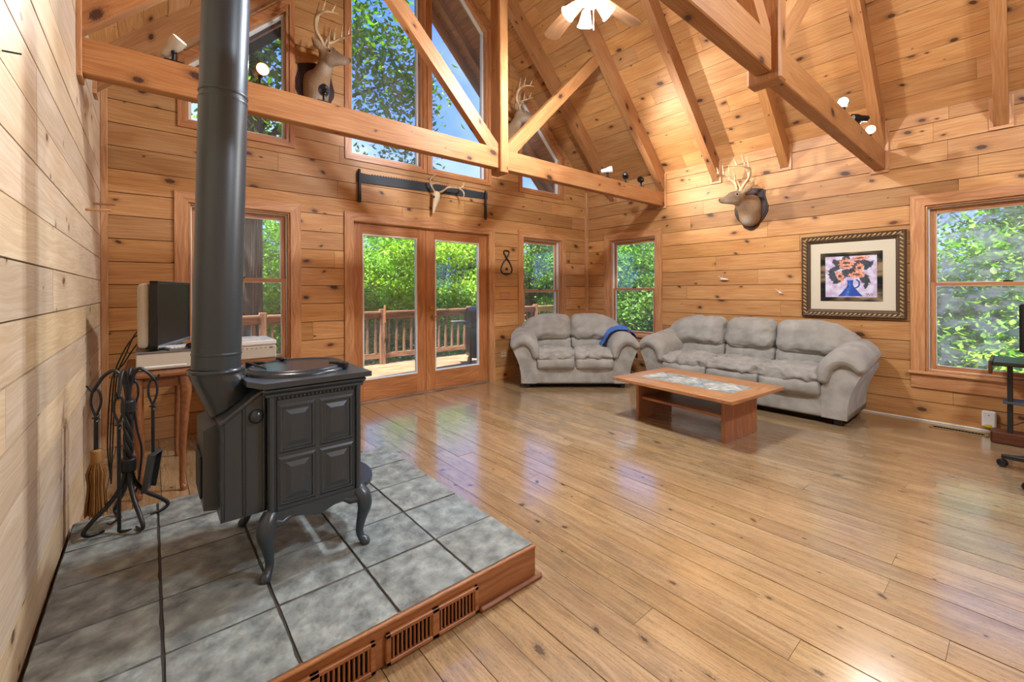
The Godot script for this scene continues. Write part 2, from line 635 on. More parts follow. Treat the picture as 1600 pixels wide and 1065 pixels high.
func make_shell() -> void:
	var wall_c := PINE
	# back gable wall
	var outline := PackedVector2Array([Vector2(XL, 0), Vector2(XR, 0), Vector2(XR, EAVE), Vector2(RX, RY), Vector2(XL, EAVE)])
	var holes := [rect(0.27, 0.6, 1.12, 2.12), rect(1.775, -0.1, 3.705, 2.105), rect(4.36, 0.6, 5.20, 2.12), gable_hole(0.245, 1.12, 2.85), gable_hole(1.735, 2.665, 2.85), gable_hole(2.775, 3.70, 2.85), gable_hole(4.33, 5.23, 2.85)]
	var w := structure("wall_back", "knotty pine gable wall with glass double doors and tall windows", "wall")
	sheath(w, BACK, outline, holes, -0.15, -0.02, M.sheathing)
	planks(w, BACK, outline, holes, 0.195, 0.0, M.pine, wall_c, [1.4, 3.4])
	# right wall
	w = structure("wall_right", "knotty pine side wall behind the long sofa", "wall")
	outline = rect(ZB, 0, ZR, EAVE)
	holes = [rect(-4.41, 0.6, -3.57, 2.12), rect(-0.62, 0.5, 0.45, 2.12)]
	sheath(w, RIGHT, outline, holes, -0.15, -0.02, M.sheathing)
	planks(w, RIGHT, outline, holes, 0.195, 0.0, M.pine, PINE, [1.6, 3.6])
	# left wall
	w = structure("wall_left", "knotty pine wall beside the slate hearth, brighter light painted into its boards", "wall")
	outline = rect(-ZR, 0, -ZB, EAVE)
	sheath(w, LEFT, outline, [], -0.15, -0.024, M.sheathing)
	planks(w, LEFT, outline, [], 0.181, -0.05, M.pine_lit, Color(0.92, 0.90, 0.86), [2.2, 4.0], 0.006, 0.024, 0.05)  # paler board colour carries the extra light on this wall
	# wall behind the camera
	w = structure("wall_rear", "pine gable wall closing the far end of the room", "wall")
	var bk := mb()
	bk.prism(PackedVector2Array([Vector2(XL, 0), Vector2(XR, 0), Vector2(XR, EAVE), Vector2(RX, RY), Vector2(XL, EAVE)]), ZR, ZR + 0.15)
	part("boarding", bk, M.pine, w)
	# floor
	w = structure("floor", "worn honey pine plank floor with dark knots", "floor")
	var fx := Transform3D(Basis(Vector3(0, 0, 1), Vector3(1, 0, 0), Vector3(0, 1, 0)), Vector3.ZERO)
	planks(w, fx, rect(ZB, XL, ZR, XR), [], 0.138, XL - 0.05, M.floor_pine, Color(0.95, 0.95, 0.95), [1.5, 3.4], 0.0032, 0.02, 0.09)
	var sub := mb()
	sub.box(Vector3(XL - 0.15, -0.2, ZB - 0.15), Vector3(XR + 0.15, -0.02, ZR + 0.15), 0.0)
	part("subfloor", sub, M.sheathing, w)
	# ceiling, two slopes
	w = structure("ceiling", "steep pine plank ceiling between heavy rafters", "ceiling")
	var k := sqrt(0.5)
	var run := (XR - RX) / k
	var rs := Transform3D(Basis(Vector3(0, 0, 1), Vector3(-k, k, 0), Vector3(-k, -k, 0)), Vector3(XR, EAVE, 0))
	var ls := Transform3D(Basis(Vector3(0, 0, -1), Vector3(k, k, 0), Vector3(k, -k, 0)), Vector3(XL, EAVE, 0))
	planks(w, rs, rect(ZB, 0, ZR, run), [], 0.2, 0.0, M.pine, PINE, [2.0, 4.2], 0.004)
	planks(w, ls, rect(-ZR, 0, -ZB, run), [], 0.2, 0.0, M.pine, PINE, [2.0, 4.2], 0.004)
	# roof above and the overhang outside the gable
	var roof := structure("roof", "roof with boarded overhang outside the gable windows", "roof")
	for q in [rs, ls]:
		var far: float = ZB - 0.9
		var s0: float = far if q == rs else -ZR - 0.2
		var s1: float = ZR + 0.2 if q == rs else -far
		var b := mb(q)
		b.box(Vector3(s0, -0.75, -0.2), Vector3(s1, run + 0.02 + 0.0, -0.02), 0.0)
		part("roof_deck", b, M.sheathing, roof)
		var c0: float = far if q == rs else -ZB + 0.15
		var c1: float = ZB - 0.15 if q == rs else -far
		planks(roof, q, rect(c0, -0.7, c1, run), [], 0.14, -0.7, M.soffit, Color(1, 1, 1), [3.0, 5.0], 0.005, 0.02, 0.04, "soffit_board")
		b = mb(q)
		b.box(Vector3(c0 if q == rs else c1, -0.75, -0.2), Vector3(c0 + 0.03 if q == rs else c1 + 0.03, run, 0.13), 0.004)
		part("fascia", b, M.fascia if q == ls else M.soffit, roof)
		b = mb(q)
		var mid: float = ZB - 0.62
		b.box(Vector3(mid - 0.04 if q == rs else -mid - 0.04, -0.7, 0.0), Vector3(mid + 0.04 if q == rs else -mid + 0.04, run, 0.1), 0.004)
		part("lookout_rafter", b, M.soffit, roof)
	# corner posts and floor edge
	var n := 1
	for c in [[Vector3(XL, 0, ZB), Vector3(XL + 0.045, EAVE - 0.05, ZB + 0.045)], [Vector3(XR - 0.05, 0, ZB), Vector3(XR, EAVE - 0.05, ZB + 0.05)]]:
		var b := mb()
		b.box(c[0], c[1], 0.004, 1)
		var o := structure("trim_%d" % n)
		part("corner_board", b, M.trim_pine, o)
		n += 1
	var bb := mb()
	bb.col = Color(1.0, 1.0, 0.98)
	bb.box(Vector3(XR - 0.012, 0.0, -4.8), Vector3(XR, 0.014, ZR - 0.02), 0.003, 2)
	part("moulding", bb, M.white_vinyl, structure("baseboard_right", "thin white strip along the foot of the side wall", "trim"))


# ---------------------------------------------------------------- timber frame

func slope_xf(left: bool, z: float) -> Transform3D:
	# x runs up the slope from the wall, y hangs below the ceiling, z along the room
	var k := sqrt(0.5)
	if left:
		return Transform3D(Basis(Vector3(k, k, 0), Vector3(k, -k, 0), Vector3(0, 0, -1)), Vector3(XL, EAVE, z))
	return Transform3D(Basis(Vector3(-k, k, 0), Vector3(-k, -k, 0), Vector3(0, 0, 1)), Vector3(XR, EAVE, z))


func rafter_mesh(left: bool, z: float, wide := 0.09) -> MB:
	var b := mb(slope_xf(left, z))
	b.col = wood_tint(0.06) * TIMBER
	# cut off plumb at the wall and at the ridge
	var run := (XR - RX) / sqrt(0.5)
	var d := 0.205
	var pl := PackedVector2Array([Vector2(0, 0), Vector2(run, 0), Vector2(run - d, d), Vector2(-d, d)])
	b.prism(pl, -wide / 2, wide / 2)
	return b


func collar(left: bool, z: float, y0: float, half := 0.045) -> MB:
	# boards that frame a timber where it meets the wall
	var x := XL if left else XR
	var s := 1.0 if left else -1.0
	var b := mb()
	b.col = Color(1.0, 0.97, 0.93)
	var t := 0.022
	var wd := 0.03
	var lo := minf(x, x + s * t)
	var hi := maxf(x, x + s * t)
	b.box(Vector3(lo, y0 - wd, z - half - wd), Vector3(hi, y0, z + half + wd), 0.002, 2)
	for e in [-1.0, 1.0]:
		var za: float = z + e * half
		var zb: float = z + e * (half + wd)
		b.box(Vector3(lo, y0, minf(za, zb)), Vector3(hi, EAVE - 0.03, maxf(za, zb)), 0.002, 1)
	return b


func make_timbers() -> void:
	var spots := [[-4.36, "between the gable wall and the first truss"], [-2.66, "just past the ceiling fan"], [-1.84, "halfway between the two trusses"], [-0.12, "ending at the big misted window"], [0.75, "just behind the desk"], [1.6, "second from the rear gable wall"], [2.45, "beside the rear gable wall"]]
	for s in spots:
		for left in [false, true]:
			var lab: String = ("pine rafter on the hearth slope, " if left else "pine rafter on the sofa slope, ") + s[1]
			var t := thing("rafter", lab, "rafter", Vector3.ZERO, 0.0, "ceiling rafters")
			t.set_meta("kind", "structure")
			part("timber", rafter_mesh(left, s[0]), M.beam_pine, t)
			part("collar", collar(left, s[0], EAVE - 0.29), M.trim_pine, t)
	var zs := [-3.46, -0.96]
	var labs := ["timber truss with spotlights and steep braces before the gable windows", "timber truss with chamfered king post and spotlights over the sofa side"]
	for i in 2:
		var z: float = zs[i]
		var t := thing("roof_truss", labs[i], "truss", Vector3.ZERO, 0.0, "roof trusses")
		var hw := 0.045
		var kx := 2.755
		for e in [[XL, kx - 0.05], [kx + 0.05, XR]]:
			var b := mb()
			b.col = wood_tint(0.05) * TIMBER
			b.box(Vector3(e[0], 2.54, z - hw), Vector3(e[1], 2.745, z + hw), 0.006, 0)
			part("tie_beam", b, M.beam_pine, t)
		var b := mb()
		b.col = wood_tint(0.05) * TIMBER
		b.box(Vector3(kx - 0.05, 2.49, z - 0.09), Vector3(kx + 0.05, RY - 0.12, z + 0.09), 0.012, 1)
		part("king_post", b, M.beam_pine, t)
		for s in [-1.0, 1.0]:
			# braces rise at 45 degrees from the foot of the king post to the rafter
			b = mb(Transform3D(Basis(Vector3(s, 1, 0).normalized(), Vector3(-1 * s, 1, 0).normalized() * s, Vector3(0, 0, 1)), Vector3(kx, 2.645, z)))
			b.col = wood_tint(0.05) * TIMBER
			var a := 0.07
			var pl := PackedVector2Array([Vector2(a, -0.065), Vector2(2.16, -0.065), Vector2(2.16, 0.065), Vector2(a, 0.065)])
			b.prism(pl, -0.04, 0.04)
			part("brace", b, M.beam_pine, t)
			part("rafter_timber", rafter_mesh(s < 0, z), M.beam_pine, t)
			part("collar", collar(s < 0, z, 2.54), M.trim_pine, t)
	var rb := mb()
	rb.box(Vector3(RX - 0.03, RY - 0.32, ZB + 0.01), Vector3(RX + 0.03, RY - 0.03, ZR - 0.01), 0.004, 2)
	tag(part("ridge_beam", rb, M.beam_pine, self), "long pine ridge beam along the peak of the ceiling", "beam")


# ---------------------------------------------------------------- windows and doors

func pbox(parent: Node, called: String, a: Vector3, b: Vector3, m: Material, grain := 0, ch := 0.003, c := Color(1, 1, 1)) -> MeshInstance3D:
	var k := mb()
	k.col = c
	k.box(a, b, ch, grain)
	return part(called, k, m, parent)


func pane(parent: Node, pl: PackedVector2Array, z: float, m: Material) -> void:
	var b := mb()
	b.tile = Vector2(1.2, 1.2)
	b.off = Vector2.ZERO
	b.prism(pl, z - 0.001, z + 0.001, 0, true)
	part("pane", b, m, parent)


# casing round an opening; mitred head
func casing(parent: Node, x0: float, y0: float, x1: float, y1: float, cw: float, t := 0.022, to_floor := false) -> void:
	var c := Color(1.0, 0.93, 0.86)
	for s in [[x0, -1.0], [x1, 1.0]]:
		var b := mb()
		b.col = c
		var xi: float = s[0]
		var xo: float = s[0] + s[1] * cw
		b.prism(PackedVector2Array([Vector2(xi, y0), Vector2(xo, y0), Vector2(xo, y1 + cw), Vector2(xi, y1)]), 0.0, t, 1)
		part("casing", b, M.trim_pine, parent)
	var b := mb()
	b.col = c
	b.prism(PackedVector2Array([Vector2(x0, y1), Vector2(x1, y1), Vector2(x1 + cw, y1 + cw), Vector2(x0 - cw, y1 + cw)]), 0.0, t, 0)
	part("casing", b, M.trim_pine, parent)


func frame4(parent: Node, called: String, x0: float, y0: float, x1: float, y1: float, w: float, z0: float, z1: float, m: Material, top_w := -1.0, bot_w := -1.0, c := Color(1, 1, 1)) -> MeshInstance3D:
	var b := mb()
	b.col = c
	var tw := w if top_w < 0 else top_w
	var bw := w if bot_w < 0 else bot_w
	b.box(Vector3(x0, y0, z0), Vector3(x0 + w, y1, z1), 0.003, 1)
	b.box(Vector3(x1 - w, y0, z0), Vector3(x1, y1, z1), 0.003, 1)
	b.box(Vector3(x0 + w, y1 - tw, z0), Vector3(x1 - w, y1, z1), 0.003, 0)
	b.box(Vector3(x0 + w, y0, z0), Vector3(x1 - w, y0 + bw, z1), 0.003, 0)
	return part(called, b, m, parent)


func double_hung(called: String, label: String, wall: Transform3D, x0: float, y0: float, x1: float, y1: float, meet: float, cw: float, foggy := false, apron := 0.14) -> Node3D:
	var o := structure(called, label, "window")
	o.transform = wall
	casing(o, x0, y0 - 0.02, x1, y1, cw)
	# stool and apron
	pbox(o, "stool", Vector3(x0 - cw - 0.02, y0 - 0.035, -0.02), Vector3(x1 + cw + 0.02, y0 - 0.01, 0.05), M.trim_pine, 0)
	pbox(o, "apron", Vector3(x0 - cw, y0 - 0.035 - apron, 0.0), Vector3(x1 + cw, y0 - 0.035, 0.02), M.trim_pine, 0, 0.003, Color(0.95, 0.86, 0.78))
	# lining of the opening
	frame4(o, "jamb", x0, y0 - 0.01, x1, y1, 0.018, -0.16, 0.002, M.trim_pine, -1, -1, Color(0.95, 0.85, 0.76))
	frame4(o, "jamb_liner", x0 + 0.018, y0, x1 - 0.018, y1 - 0.018, 0.012, -0.13, -0.035, M.white_vinyl)
	var a := x0 + 0.03
	var b := x1 - 0.03
	# upper sash stands behind the lower one
	for s in [["upper_sash", meet, y1 - 0.025, -0.105, -0.075, 0.032, 0.05], ["lower_sash", y0 + 0.005, meet + 0.035, -0.07, -0.04, 0.045, 0.035]]:
		var sash := frame4(o, s[0], a, s[1], b, s[2], 0.042, s[3], s[4], M.trim_pine, s[6], s[5], Color(0.86, 0.74, 0.63))
		var z: float = (s[3] + s[4]) * 0.5
		frame4(sash, "glazing_bead", a + 0.042, s[1] + s[5], b - 0.042, s[2] - s[6], 0.006, z - 0.006, z + 0.013, M.white_vinyl)
		pane(sash, rect(a + 0.042, s[1] + s[5], b - 0.042, s[2] - s[6]), z, M.glass)
		if foggy:
			var f := mb()
			f.tile = Vector2(0.9, 0.5)
			f.off = Vector2(0.13, 0.4 if s[0] == "upper_sash" else 0.05)
			f.prism(rect(a + 0.044, s[1] + s[5] + 0.002, b - 0.044, s[2] - s[6] - 0.002), z - 0.004, z - 0.003, 0, false)
			part("misted_glass", f, M.foggy_film, sash, "whitish mist between the panes")
	var mid := (a + b) * 0.5
	pbox(o, "sash_lock", Vector3(mid - 0.03, meet + 0.03, -0.07), Vector3(mid + 0.03, meet + 0.05, -0.045), M.black_metal)
	return o


func gable_window(called: String, label: String, pl: PackedVector2Array) -> void:
	var o := structure(called, label, "window")
	o.transform = BACK
	# four members that follow the outline: lining, thin casing, white stop
	for ring in [["lining", 0.0, 0.03, -0.15, 0.003, M.trim_pine, Color(0.92, 0.80, 0.70)], ["casing", -0.05, 0.0, 0.0, 0.018, M.trim_pine, Color(0.86, 0.68, 0.55)], ["glass_stop", 0.03, 0.055, -0.1, -0.06, M.white_vinyl, Color(1, 1, 1)]]:
		var outer := inset(pl, ring[1])
		var inner := inset(pl, ring[2])
		var b := mb()
		b.col = ring[6]
		for i in 4:
			var j := (i + 1) % 4
			b.prism(PackedVector2Array([outer[i], outer[j], inner[j], inner[i]]), ring[3], ring[4], 0 if i % 2 == 0 else 1)
		part(ring[0], b, ring[5], o)
	pane(o, inset(pl, 0.04), -0.08, M.glass)


func inset(pl: PackedVector2Array, d: float) -> PackedVector2Array:
	var out := PackedVector2Array()
	var n := pl.size()
	for i in n:
		var p := pl[i]
		var a := (p - pl[(i + n - 1) % n]).normalized()
		var b := (pl[(i + 1) % n] - p).normalized()
		var na := Vector2(-a.y, a.x)
		var nb := Vector2(-b.y, b.x)
		var m := (na + nb).normalized()
		out.append(p + m * d / maxf(m.dot(na), 0.3))
	return out


func door_leaf(called: String, label: String, x0: float, x1: float, g0: float, g1: float, hinge_right: bool) -> Node3D:
	var o := structure(called, label, "door")
	o.transform = BACK
	var y0 := 0.018
	var y1 := 2.09
	var gy0 := 0.26
	var gy1 := 1.968
	var c := Color(0.84, 0.66, 0.50)
	for q in [["stile", x0, y0, g0, y1, 1], ["stile", g1, y0, x1, y1, 1], ["top_rail", g0, gy1, g1, y1, 0], ["bottom_rail", g0, y0, g1, gy0, 0]]:
		pbox(o, q[0], Vector3(q[1], q[2], -0.075), Vector3(q[3], q[4], -0.03), M.trim_pine, q[5], 0.002, c)
	frame4(o, "glazing_bead", g0 - 0.004, gy0 - 0.004, g1 + 0.004, gy1 + 0.004, 0.018, -0.065, -0.024, M.white_vinyl)
	pane(o, rect(g0, gy0, g1, gy1), -0.052, M.glass)
	for hy in [0.25, 1.05, 1.85]:
		var hx := x1 - 0.004 if hinge_right else x0 + 0.004
		var h := mb()
		h.tube([Vector3(hx, hy - 0.045, -0.026), Vector3(hx, hy + 0.045, -0.026)], 0.007, 8)
		part("hinge", h, M.brass, o)
	return o


func make_openings() -> void:
	double_hung("window_1", "double-hung pine window behind the stove pipe and printer", BACK, 0.27, 0.6, 1.12, 2.12, 1.40, 0.1)
	double_hung("window_2", "narrow double-hung window behind the loveseat on the door wall", BACK, 4.36, 0.6, 5.20, 2.12, 1.28, 0.1)
	double_hung("window_3", "narrow double-hung window in the sofa wall near the corner", RIGHT, -4.41, 0.6, -3.57, 2.12, 1.30, 0.11)
	double_hung("window_4", "large misted double-hung window beside the framed picture", RIGHT, -0.62, 0.5, 0.45, 2.12, 1.33, 0.105, true)
	gable_window("window_5", "sloping gable window over the computer table", gable_hole(0.245, 1.12, 2.85))
	gable_window("window_6", "tall gable window full of leafy branches", gable_hole(1.735, 2.665, 2.85))
	gable_window("window_7", "tall gable window with open sky beside the king post", gable_hole(2.775, 3.70, 2.85))
	gable_window("window_8", "small sloping gable window over the loveseat", gable_hole(4.33, 5.23, 2.85))
	# french doors
	var f := structure("trim_3", "pine casing round the glass double doors", "trim")
	f.transform = BACK
	casing(f, 1.775, 0.0, 3.705, 2.105, 0.1)
	var b := mb()
	b.col = Color(0.9, 0.76, 0.64)
	b.box(Vector3(1.76, 0, -0.15), Vector3(1.778, 2.11, 0.0), 0.002, 1)
	b.box(Vector3(3.703, 0, -0.15), Vector3(3.72, 2.11, 0.0), 0.002, 1)
	b.box(Vector3(1.76, 2.093, -0.15), Vector3(3.72, 2.11, 0.0), 0.002, 0)
	part("door_frame", b, M.trim_pine, f)
	pbox(f, "threshold", Vector3(1.76, 0.0, -0.15), Vector3(3.72, 0.016, 0.02), M.weathered)
	door_leaf("door_1", "glass french door leaf beside the stove", 1.779, 2.716, 1.897, 2.59, false)
	var d := door_leaf("door_2", "glass french door leaf with brass knob and grill outside", 2.72, 3.70, 2.855, 3.553, true)
	# deadbolt and lever
	b = mb()
	b.xf = Transform3D(Basis(Vector3(1, 0, 0), Vector3(0, 0, 1), Vector3(0, -1, 0)), Vector3(2.797, 1.08, -0.03))
	b.lathe([[0.0, 0.018], [0.02, 0.018], [0.03, 0.012], [0.032, 0.0]], 20)
	part("deadbolt", b, M.brass, d)
	b = mb()
	b.xf = Transform3D(Basis(Vector3(1, 0, 0), Vector3(0, 0, 1), Vector3(0, -1, 0)), Vector3(2.797, 0.965, -0.03))
	b.lathe([[0.032, 0.0], [0.03, 0.008], [0.012, 0.012], [0.011, 0.045], [0.0, 0.047]], 20)
	b.xf = Transform3D()
	b.tube([Vector3(2.797, 0.965, 0.012), Vector3(2.84, 0.968, 0.016), Vector3(2.9, 0.962, 0.014)], [0.01, 0.009, 0.007], 8)
	part("door_lever", b, M.brass, d)


# ---------------------------------------------------------------- lamps

func lamp_omni(parent: Node, at: Vector3, energy: float, size: float, c := Color(0.93, 0.965, 1.0)) -> OmniLight3D:
	var l := OmniLight3D.new()
	l.name = "lamp_light"
	l.position = at
	l.light_energy = energy
	l.light_size = size
	l.light_color = c
	l.omni_range = 20.0
	l.omni_attenuation = 2.0
	l.shadow_enabled = true
	parent.add_child(l, true)
	return l


# ---------------------------------------------------------------- soft shapes

# rounded box with swelling sides; warp moves each point
func pillow(b: MB, c: Vector3, h: Vector3, r: float, bulge: Vector3, n := 14, wrinkle := 0.0, sd := 1, warp := PackedFloat32Array()) -> void:
	var nz := FastNoiseLite.new()
	nz.seed = sd
	nz.frequency = 4.2
	nz.fractal_octaves = 2
	nz.fractal_type = FastNoiseLite.FRACTAL_RIDGED
	var first := b.V.size()
	var core := h - Vector3(r, r, r)
	for ax in 3:
		for s in [-1.0, 1.0]:
			var e1: int = (ax + 1) % 3
			var e2: int = (ax + 2) % 3
			var rows := []
			for j in n + 1:
				var row := PackedVector3Array()
				for i in n + 1:
					var q := Vector3.ZERO
					q[ax] = s
					q[e1] = sin((float(i) / n * 2.0 - 1.0) * PI / 2) * s
					q[e2] = sin((float(j) / n * 2.0 - 1.0) * PI / 2)
					var p := q * h
					var k := p.clamp(-core, core)
					var d := p - k
					if d.length() > 1e-6:
						d = d.normalized()
					p = k + d * r
					var f := p / h
					p += d * bulge * Vector3((1 - f.y * f.y) * (1 - f.z * f.z), (1 - f.x * f.x) * (1 - f.z * f.z), (1 - f.x * f.x) * (1 - f.y * f.y))
					p += c
					if wrinkle > 0.0:
						p += d * nz.get_noise_3dv(p * Vector3(1.0, 1.0, 1.6)) * wrinkle
					if warp.size():
						p = bend_back(p, warp)
					row.append(p)
				rows.append(row)
			b.surf(rows)
	weld(b, first)


# a sofa back leans and drops at its ends: [half width, width of the shoulder, drop, foot of the back, lean]
func bend_back(p: Vector3, w: PackedFloat32Array) -> Vector3:
	var u := clampf((absf(p.x) - (w[0] - w[1])) / w[1], 0.0, 1.2)
	var hh := maxf(p.y - w[3], 0.0)
	p.y -= w[2] * u * u * clampf(hh / 0.3, 0.0, 1.0)
	p.z -= hh * w[4]
	return p


func weld(b: MB, first: int) -> void:
	var at := {}
	for i in range(first, b.V.size()):
		var k := Vector3i((b.V[i] * 5000.0).round())
		at[k] = at.get(k, Vector3.ZERO) + b.N[i]
	for i in range(first, b.V.size()):
		var k := Vector3i((b.V[i] * 5000.0).round())
		if at[k].length() > 1e-9:
			b.N[i] = at[k].normalized()


# a thick band that follows a line in the x-y plane, run along z with rounded ends; lift is added as z goes back
func bolster(b: MB, line: Array, rad: Array, z0: float, z1: float, rise := 0.0, wrinkle := 0.0, sd := 3) -> void:
	var pts := smooth_path(line, 5)
	var rr := taper(rad, pts.size())
	var nz := FastNoiseLite.new()
	nz.seed = sd
	nz.frequency = 4.0
	nz.fractal_type = FastNoiseLite.FRACTAL_RIDGED
	var rows := []
	var steps := 18
	var edge := 0.07
	for s in steps + 1:
		var t := float(s) / steps
		t = 0.5 - 0.5 * cos(t * PI)
		var z := lerpf(z0, z1, t)
		var dz := minf(z - z0, z1 - z)
		var f := 1.0 if dz > edge else sqrt(maxf(0.0, 1.0 - pow(1.0 - dz / edge, 2)))
		f = 0.004 + 0.996 * f
		var row := PackedVector3Array()
		var out := []
		var n := pts.size()
		for k in n:
			var d: Vector3 = (pts[mini(k + 1, n - 1)] - pts[maxi(k - 1, 0)]).normalized()
			out.append([pts[k], Vector3(-d.y, d.x, 0), rr[k], d])
		for k in n:
			row.append(out[k][0] + out[k][1] * out[k][2] * f)
		for a in range(1, 6):
			var ang := PI / 2 - PI * a / 6.0
			row.append(out[-1][0] + (out[-1][1] * sin(ang) + out[-1][3] * cos(ang)) * out[-1][2] * f)
		for k in range(n - 1, -1, -1):
			row.append(out[k][0] - out[k][1] * out[k][2] * f)
		for a in range(1, 6):
			var ang := -PI / 2 + PI * a / 6.0
			row.append(out[0][0] + (out[0][1] * sin(ang) - out[0][3] * cos(ang)) * out[0][2] * f)
		for k in row.size():
			row[k] += Vector3(0, rise * (z1 - z), z)
			if wrinkle > 0.0:
				row[k].y += nz.get_noise_3d(row[k].x * 0.6, row[k].y * 0.6, row[k].z * 1.8) * wrinkle
		rows.append(row)
	rows.reverse()
	b.surf(rows, true)


# a smooth outline run along z
func loft(b: MB, line: Array, z0: float, z1: float, steps := 2) -> void:
	var rows := []
	for s in steps + 1:
		var row := PackedVector3Array()
		for p in line:
			row.append(Vector3(p.x, p.y, lerpf(z1, z0, float(s) / steps)))
		rows.append(row)
	b.surf(rows, true)
	var pl := PackedVector2Array()
	for p in line:
		pl.append(Vector2(p.x, p.y))
	var t := Geometry2D.triangulate_polygon(pl)
	for i in range(0, t.size(), 3):
		for z in [z0, z1]:
			var tri := [Vector3(pl[t[i]].x, pl[t[i]].y, z), Vector3(pl[t[i + 1]].x, pl[t[i + 1]].y, z), Vector3(pl[t[i + 2]].x, pl[t[i + 2]].y, z)]
			var up: bool = (tri[1] - tri[0]).cross(tri[2] - tri[0]).z > 0
			if up != (z == z1):
				tri.reverse()
			b.poly(tri)


# ---------------------------------------------------------------- hearth and stove

const HY := 0.15


func make_hearth() -> void:
	var t := thing("hearth", "raised slate-tiled hearth with wooden front and vent grilles", "hearth", Vector3(0, 0, 0))
	var x0 := XL + 0.012
	var x1 := 1.335
	var z0 := -3.055
	var z1 := -1.425
	pbox(t, "platform", Vector3(x0, 0.0, z0), Vector3(x1 - 0.02, HY - 0.022, z1 - 0.03), M.sheathing)
	pbox(t, "mortar_bed", Vector3(x0, HY - 0.022, z0), Vector3(x1 - 0.004, HY - 0.006, z1 - 0.016), M.grout)
	# slate tiles with uneven cleft edges
	var n := 5
	var sx := (x1 - x0) / n
	var sz := (z1 - 0.012 - z0) / n
	for i in n:
		for j in n:
			var b := mb()
			b.tile = Vector2(0.7, 0.7)
			b.off = Vector2(rng.randf(), rng.randf())
			var v := rng.randf_range(0.82, 1.08)
			var wv := rng.randf_range(-0.03, 0.03)
			b.col = Color(v * (1.0 + wv), v, v * (1.0 - wv))
			var a := Vector2(x0 + i * sx + 0.004, z0 + j * sz + 0.004)
			var e := Vector2(x0 + (i + 1) * sx - 0.004, z0 + (j + 1) * sz - 0.004)
			var edge := []
			var sides := [[a, Vector2(e.x, a.y)], [Vector2(e.x, a.y), e], [e, Vector2(a.x, e.y)], [Vector2(a.x, e.y), a]]
			for s in sides:
				for k in 7:
					var p: Vector2 = s[0].lerp(s[1], k / 7.0)
					var inw := (Vector2((a.x + e.x) / 2, (a.y + e.y) / 2) - p).normalized()
					edge.append(p + inw * (maxf(0.0, rng.randfn(0.0, 0.0016)) if k else 0.002))
			var top := HY + rng.randf_range(-0.0015, 0.0015)
			var c3 := Vector3((a.x + e.x) / 2, top, (a.y + e.y) / 2)
			var ring0 := []
			var ring1 := []
			for p in edge:
				ring0.append(Vector3(p.x, HY - 0.012, p.y))
				ring1.append(Vector3(p.x, top - 0.0015, p.y).lerp(c3, 0.006))
			for k in edge.size():
				var k2: int = (k + 1) % edge.size()
				b.wpoly([ring0[k2], ring0[k], ring1[k], ring1[k2]], 0)
				b.wpoly([c3, ring1[k2], ring1[k]], 0)
			part("tile", b, M.slate, t)
	# wooden front
	var fc := Color(0.55, 0.40, 0.29)
	var b := mb()
	b.col = fc
	b.box(Vector3(x0, 0.0, z1 - 0.03), Vector3(x1, HY - 0.004, z1), 0.006, 0)
	part("front_board", b, M.trim_pine, t)
	b = mb()
	b.col = fc
	b.box(Vector3(x1 - 0.02, 0.0, z0), Vector3(x1 - 0.002, HY - 0.02, z1 - 0.03), 0.003, 2)
	part("side_board", b, M.trim_pine, t)
	b = mb()
	b.col = Color(0.68, 0.56, 0.44)
	b.tube([Vector3(x0, HY - 0.008, z1 - 0.006), Vector3(x1 - 0.004, HY - 0.008, z1 - 0.006)], 0.0085, 10)
	part("nosing", b, M.trim_pine, t)
	b = mb()
	b.col = fc * 0.9
	b.box(Vector3(1.015, 0.0, z1), Vector3(x1 + 0.026, 0.022, z1 + 0.022), 0.008, 0)
	part("base_moulding", b, M.trim_pine, t)
	for g in [0.617, 0.19, -0.25]:
		var fr := mb()
		fr.col = Color(0.60, 0.44, 0.32)
		var gy0 := 0.006
		var gy1 := 0.116
		var gw := 0.392
		var zf := z1 + 0.014
		for q in [[g, gy0, g + gw, gy0 + 0.016], [g, gy1 - 0.016, g + gw, gy1], [g, gy0, g + 0.02, gy1], [g + gw - 0.02, gy0, g + gw, gy1], [g + gw / 2 - 0.016, gy0, g + gw / 2 + 0.016, gy1]]:
			fr.box(Vector3(q[0], q[1], z1 - 0.001), Vector3(q[2], q[3], zf), 0.003, 0)
		var f := part("vent_grille", fr, M.trim_pine, t)
		for half in 2:
			var a: float = g + 0.02 + half * (gw / 2 - 0.004)
			pbox(f, "vent_hole", Vector3(a, gy0 + 0.014, z1 + 0.0005), Vector3(a + gw / 2 - 0.036, gy1 - 0.014, z1 + 0.0015), M.hole, 0, 0.0)
			for k in 10:
				var sxk: float = a + 0.006 + k * (gw / 2 - 0.05) / 9.0
				pbox(f, "slat", Vector3(sxk, gy0 + 0.014, z1 + 0.002), Vector3(sxk + 0.0075, gy1 - 0.014, z1 + 0.010), M.trim_pine, 1, 0.002, Color(0.60, 0.44, 0.32))


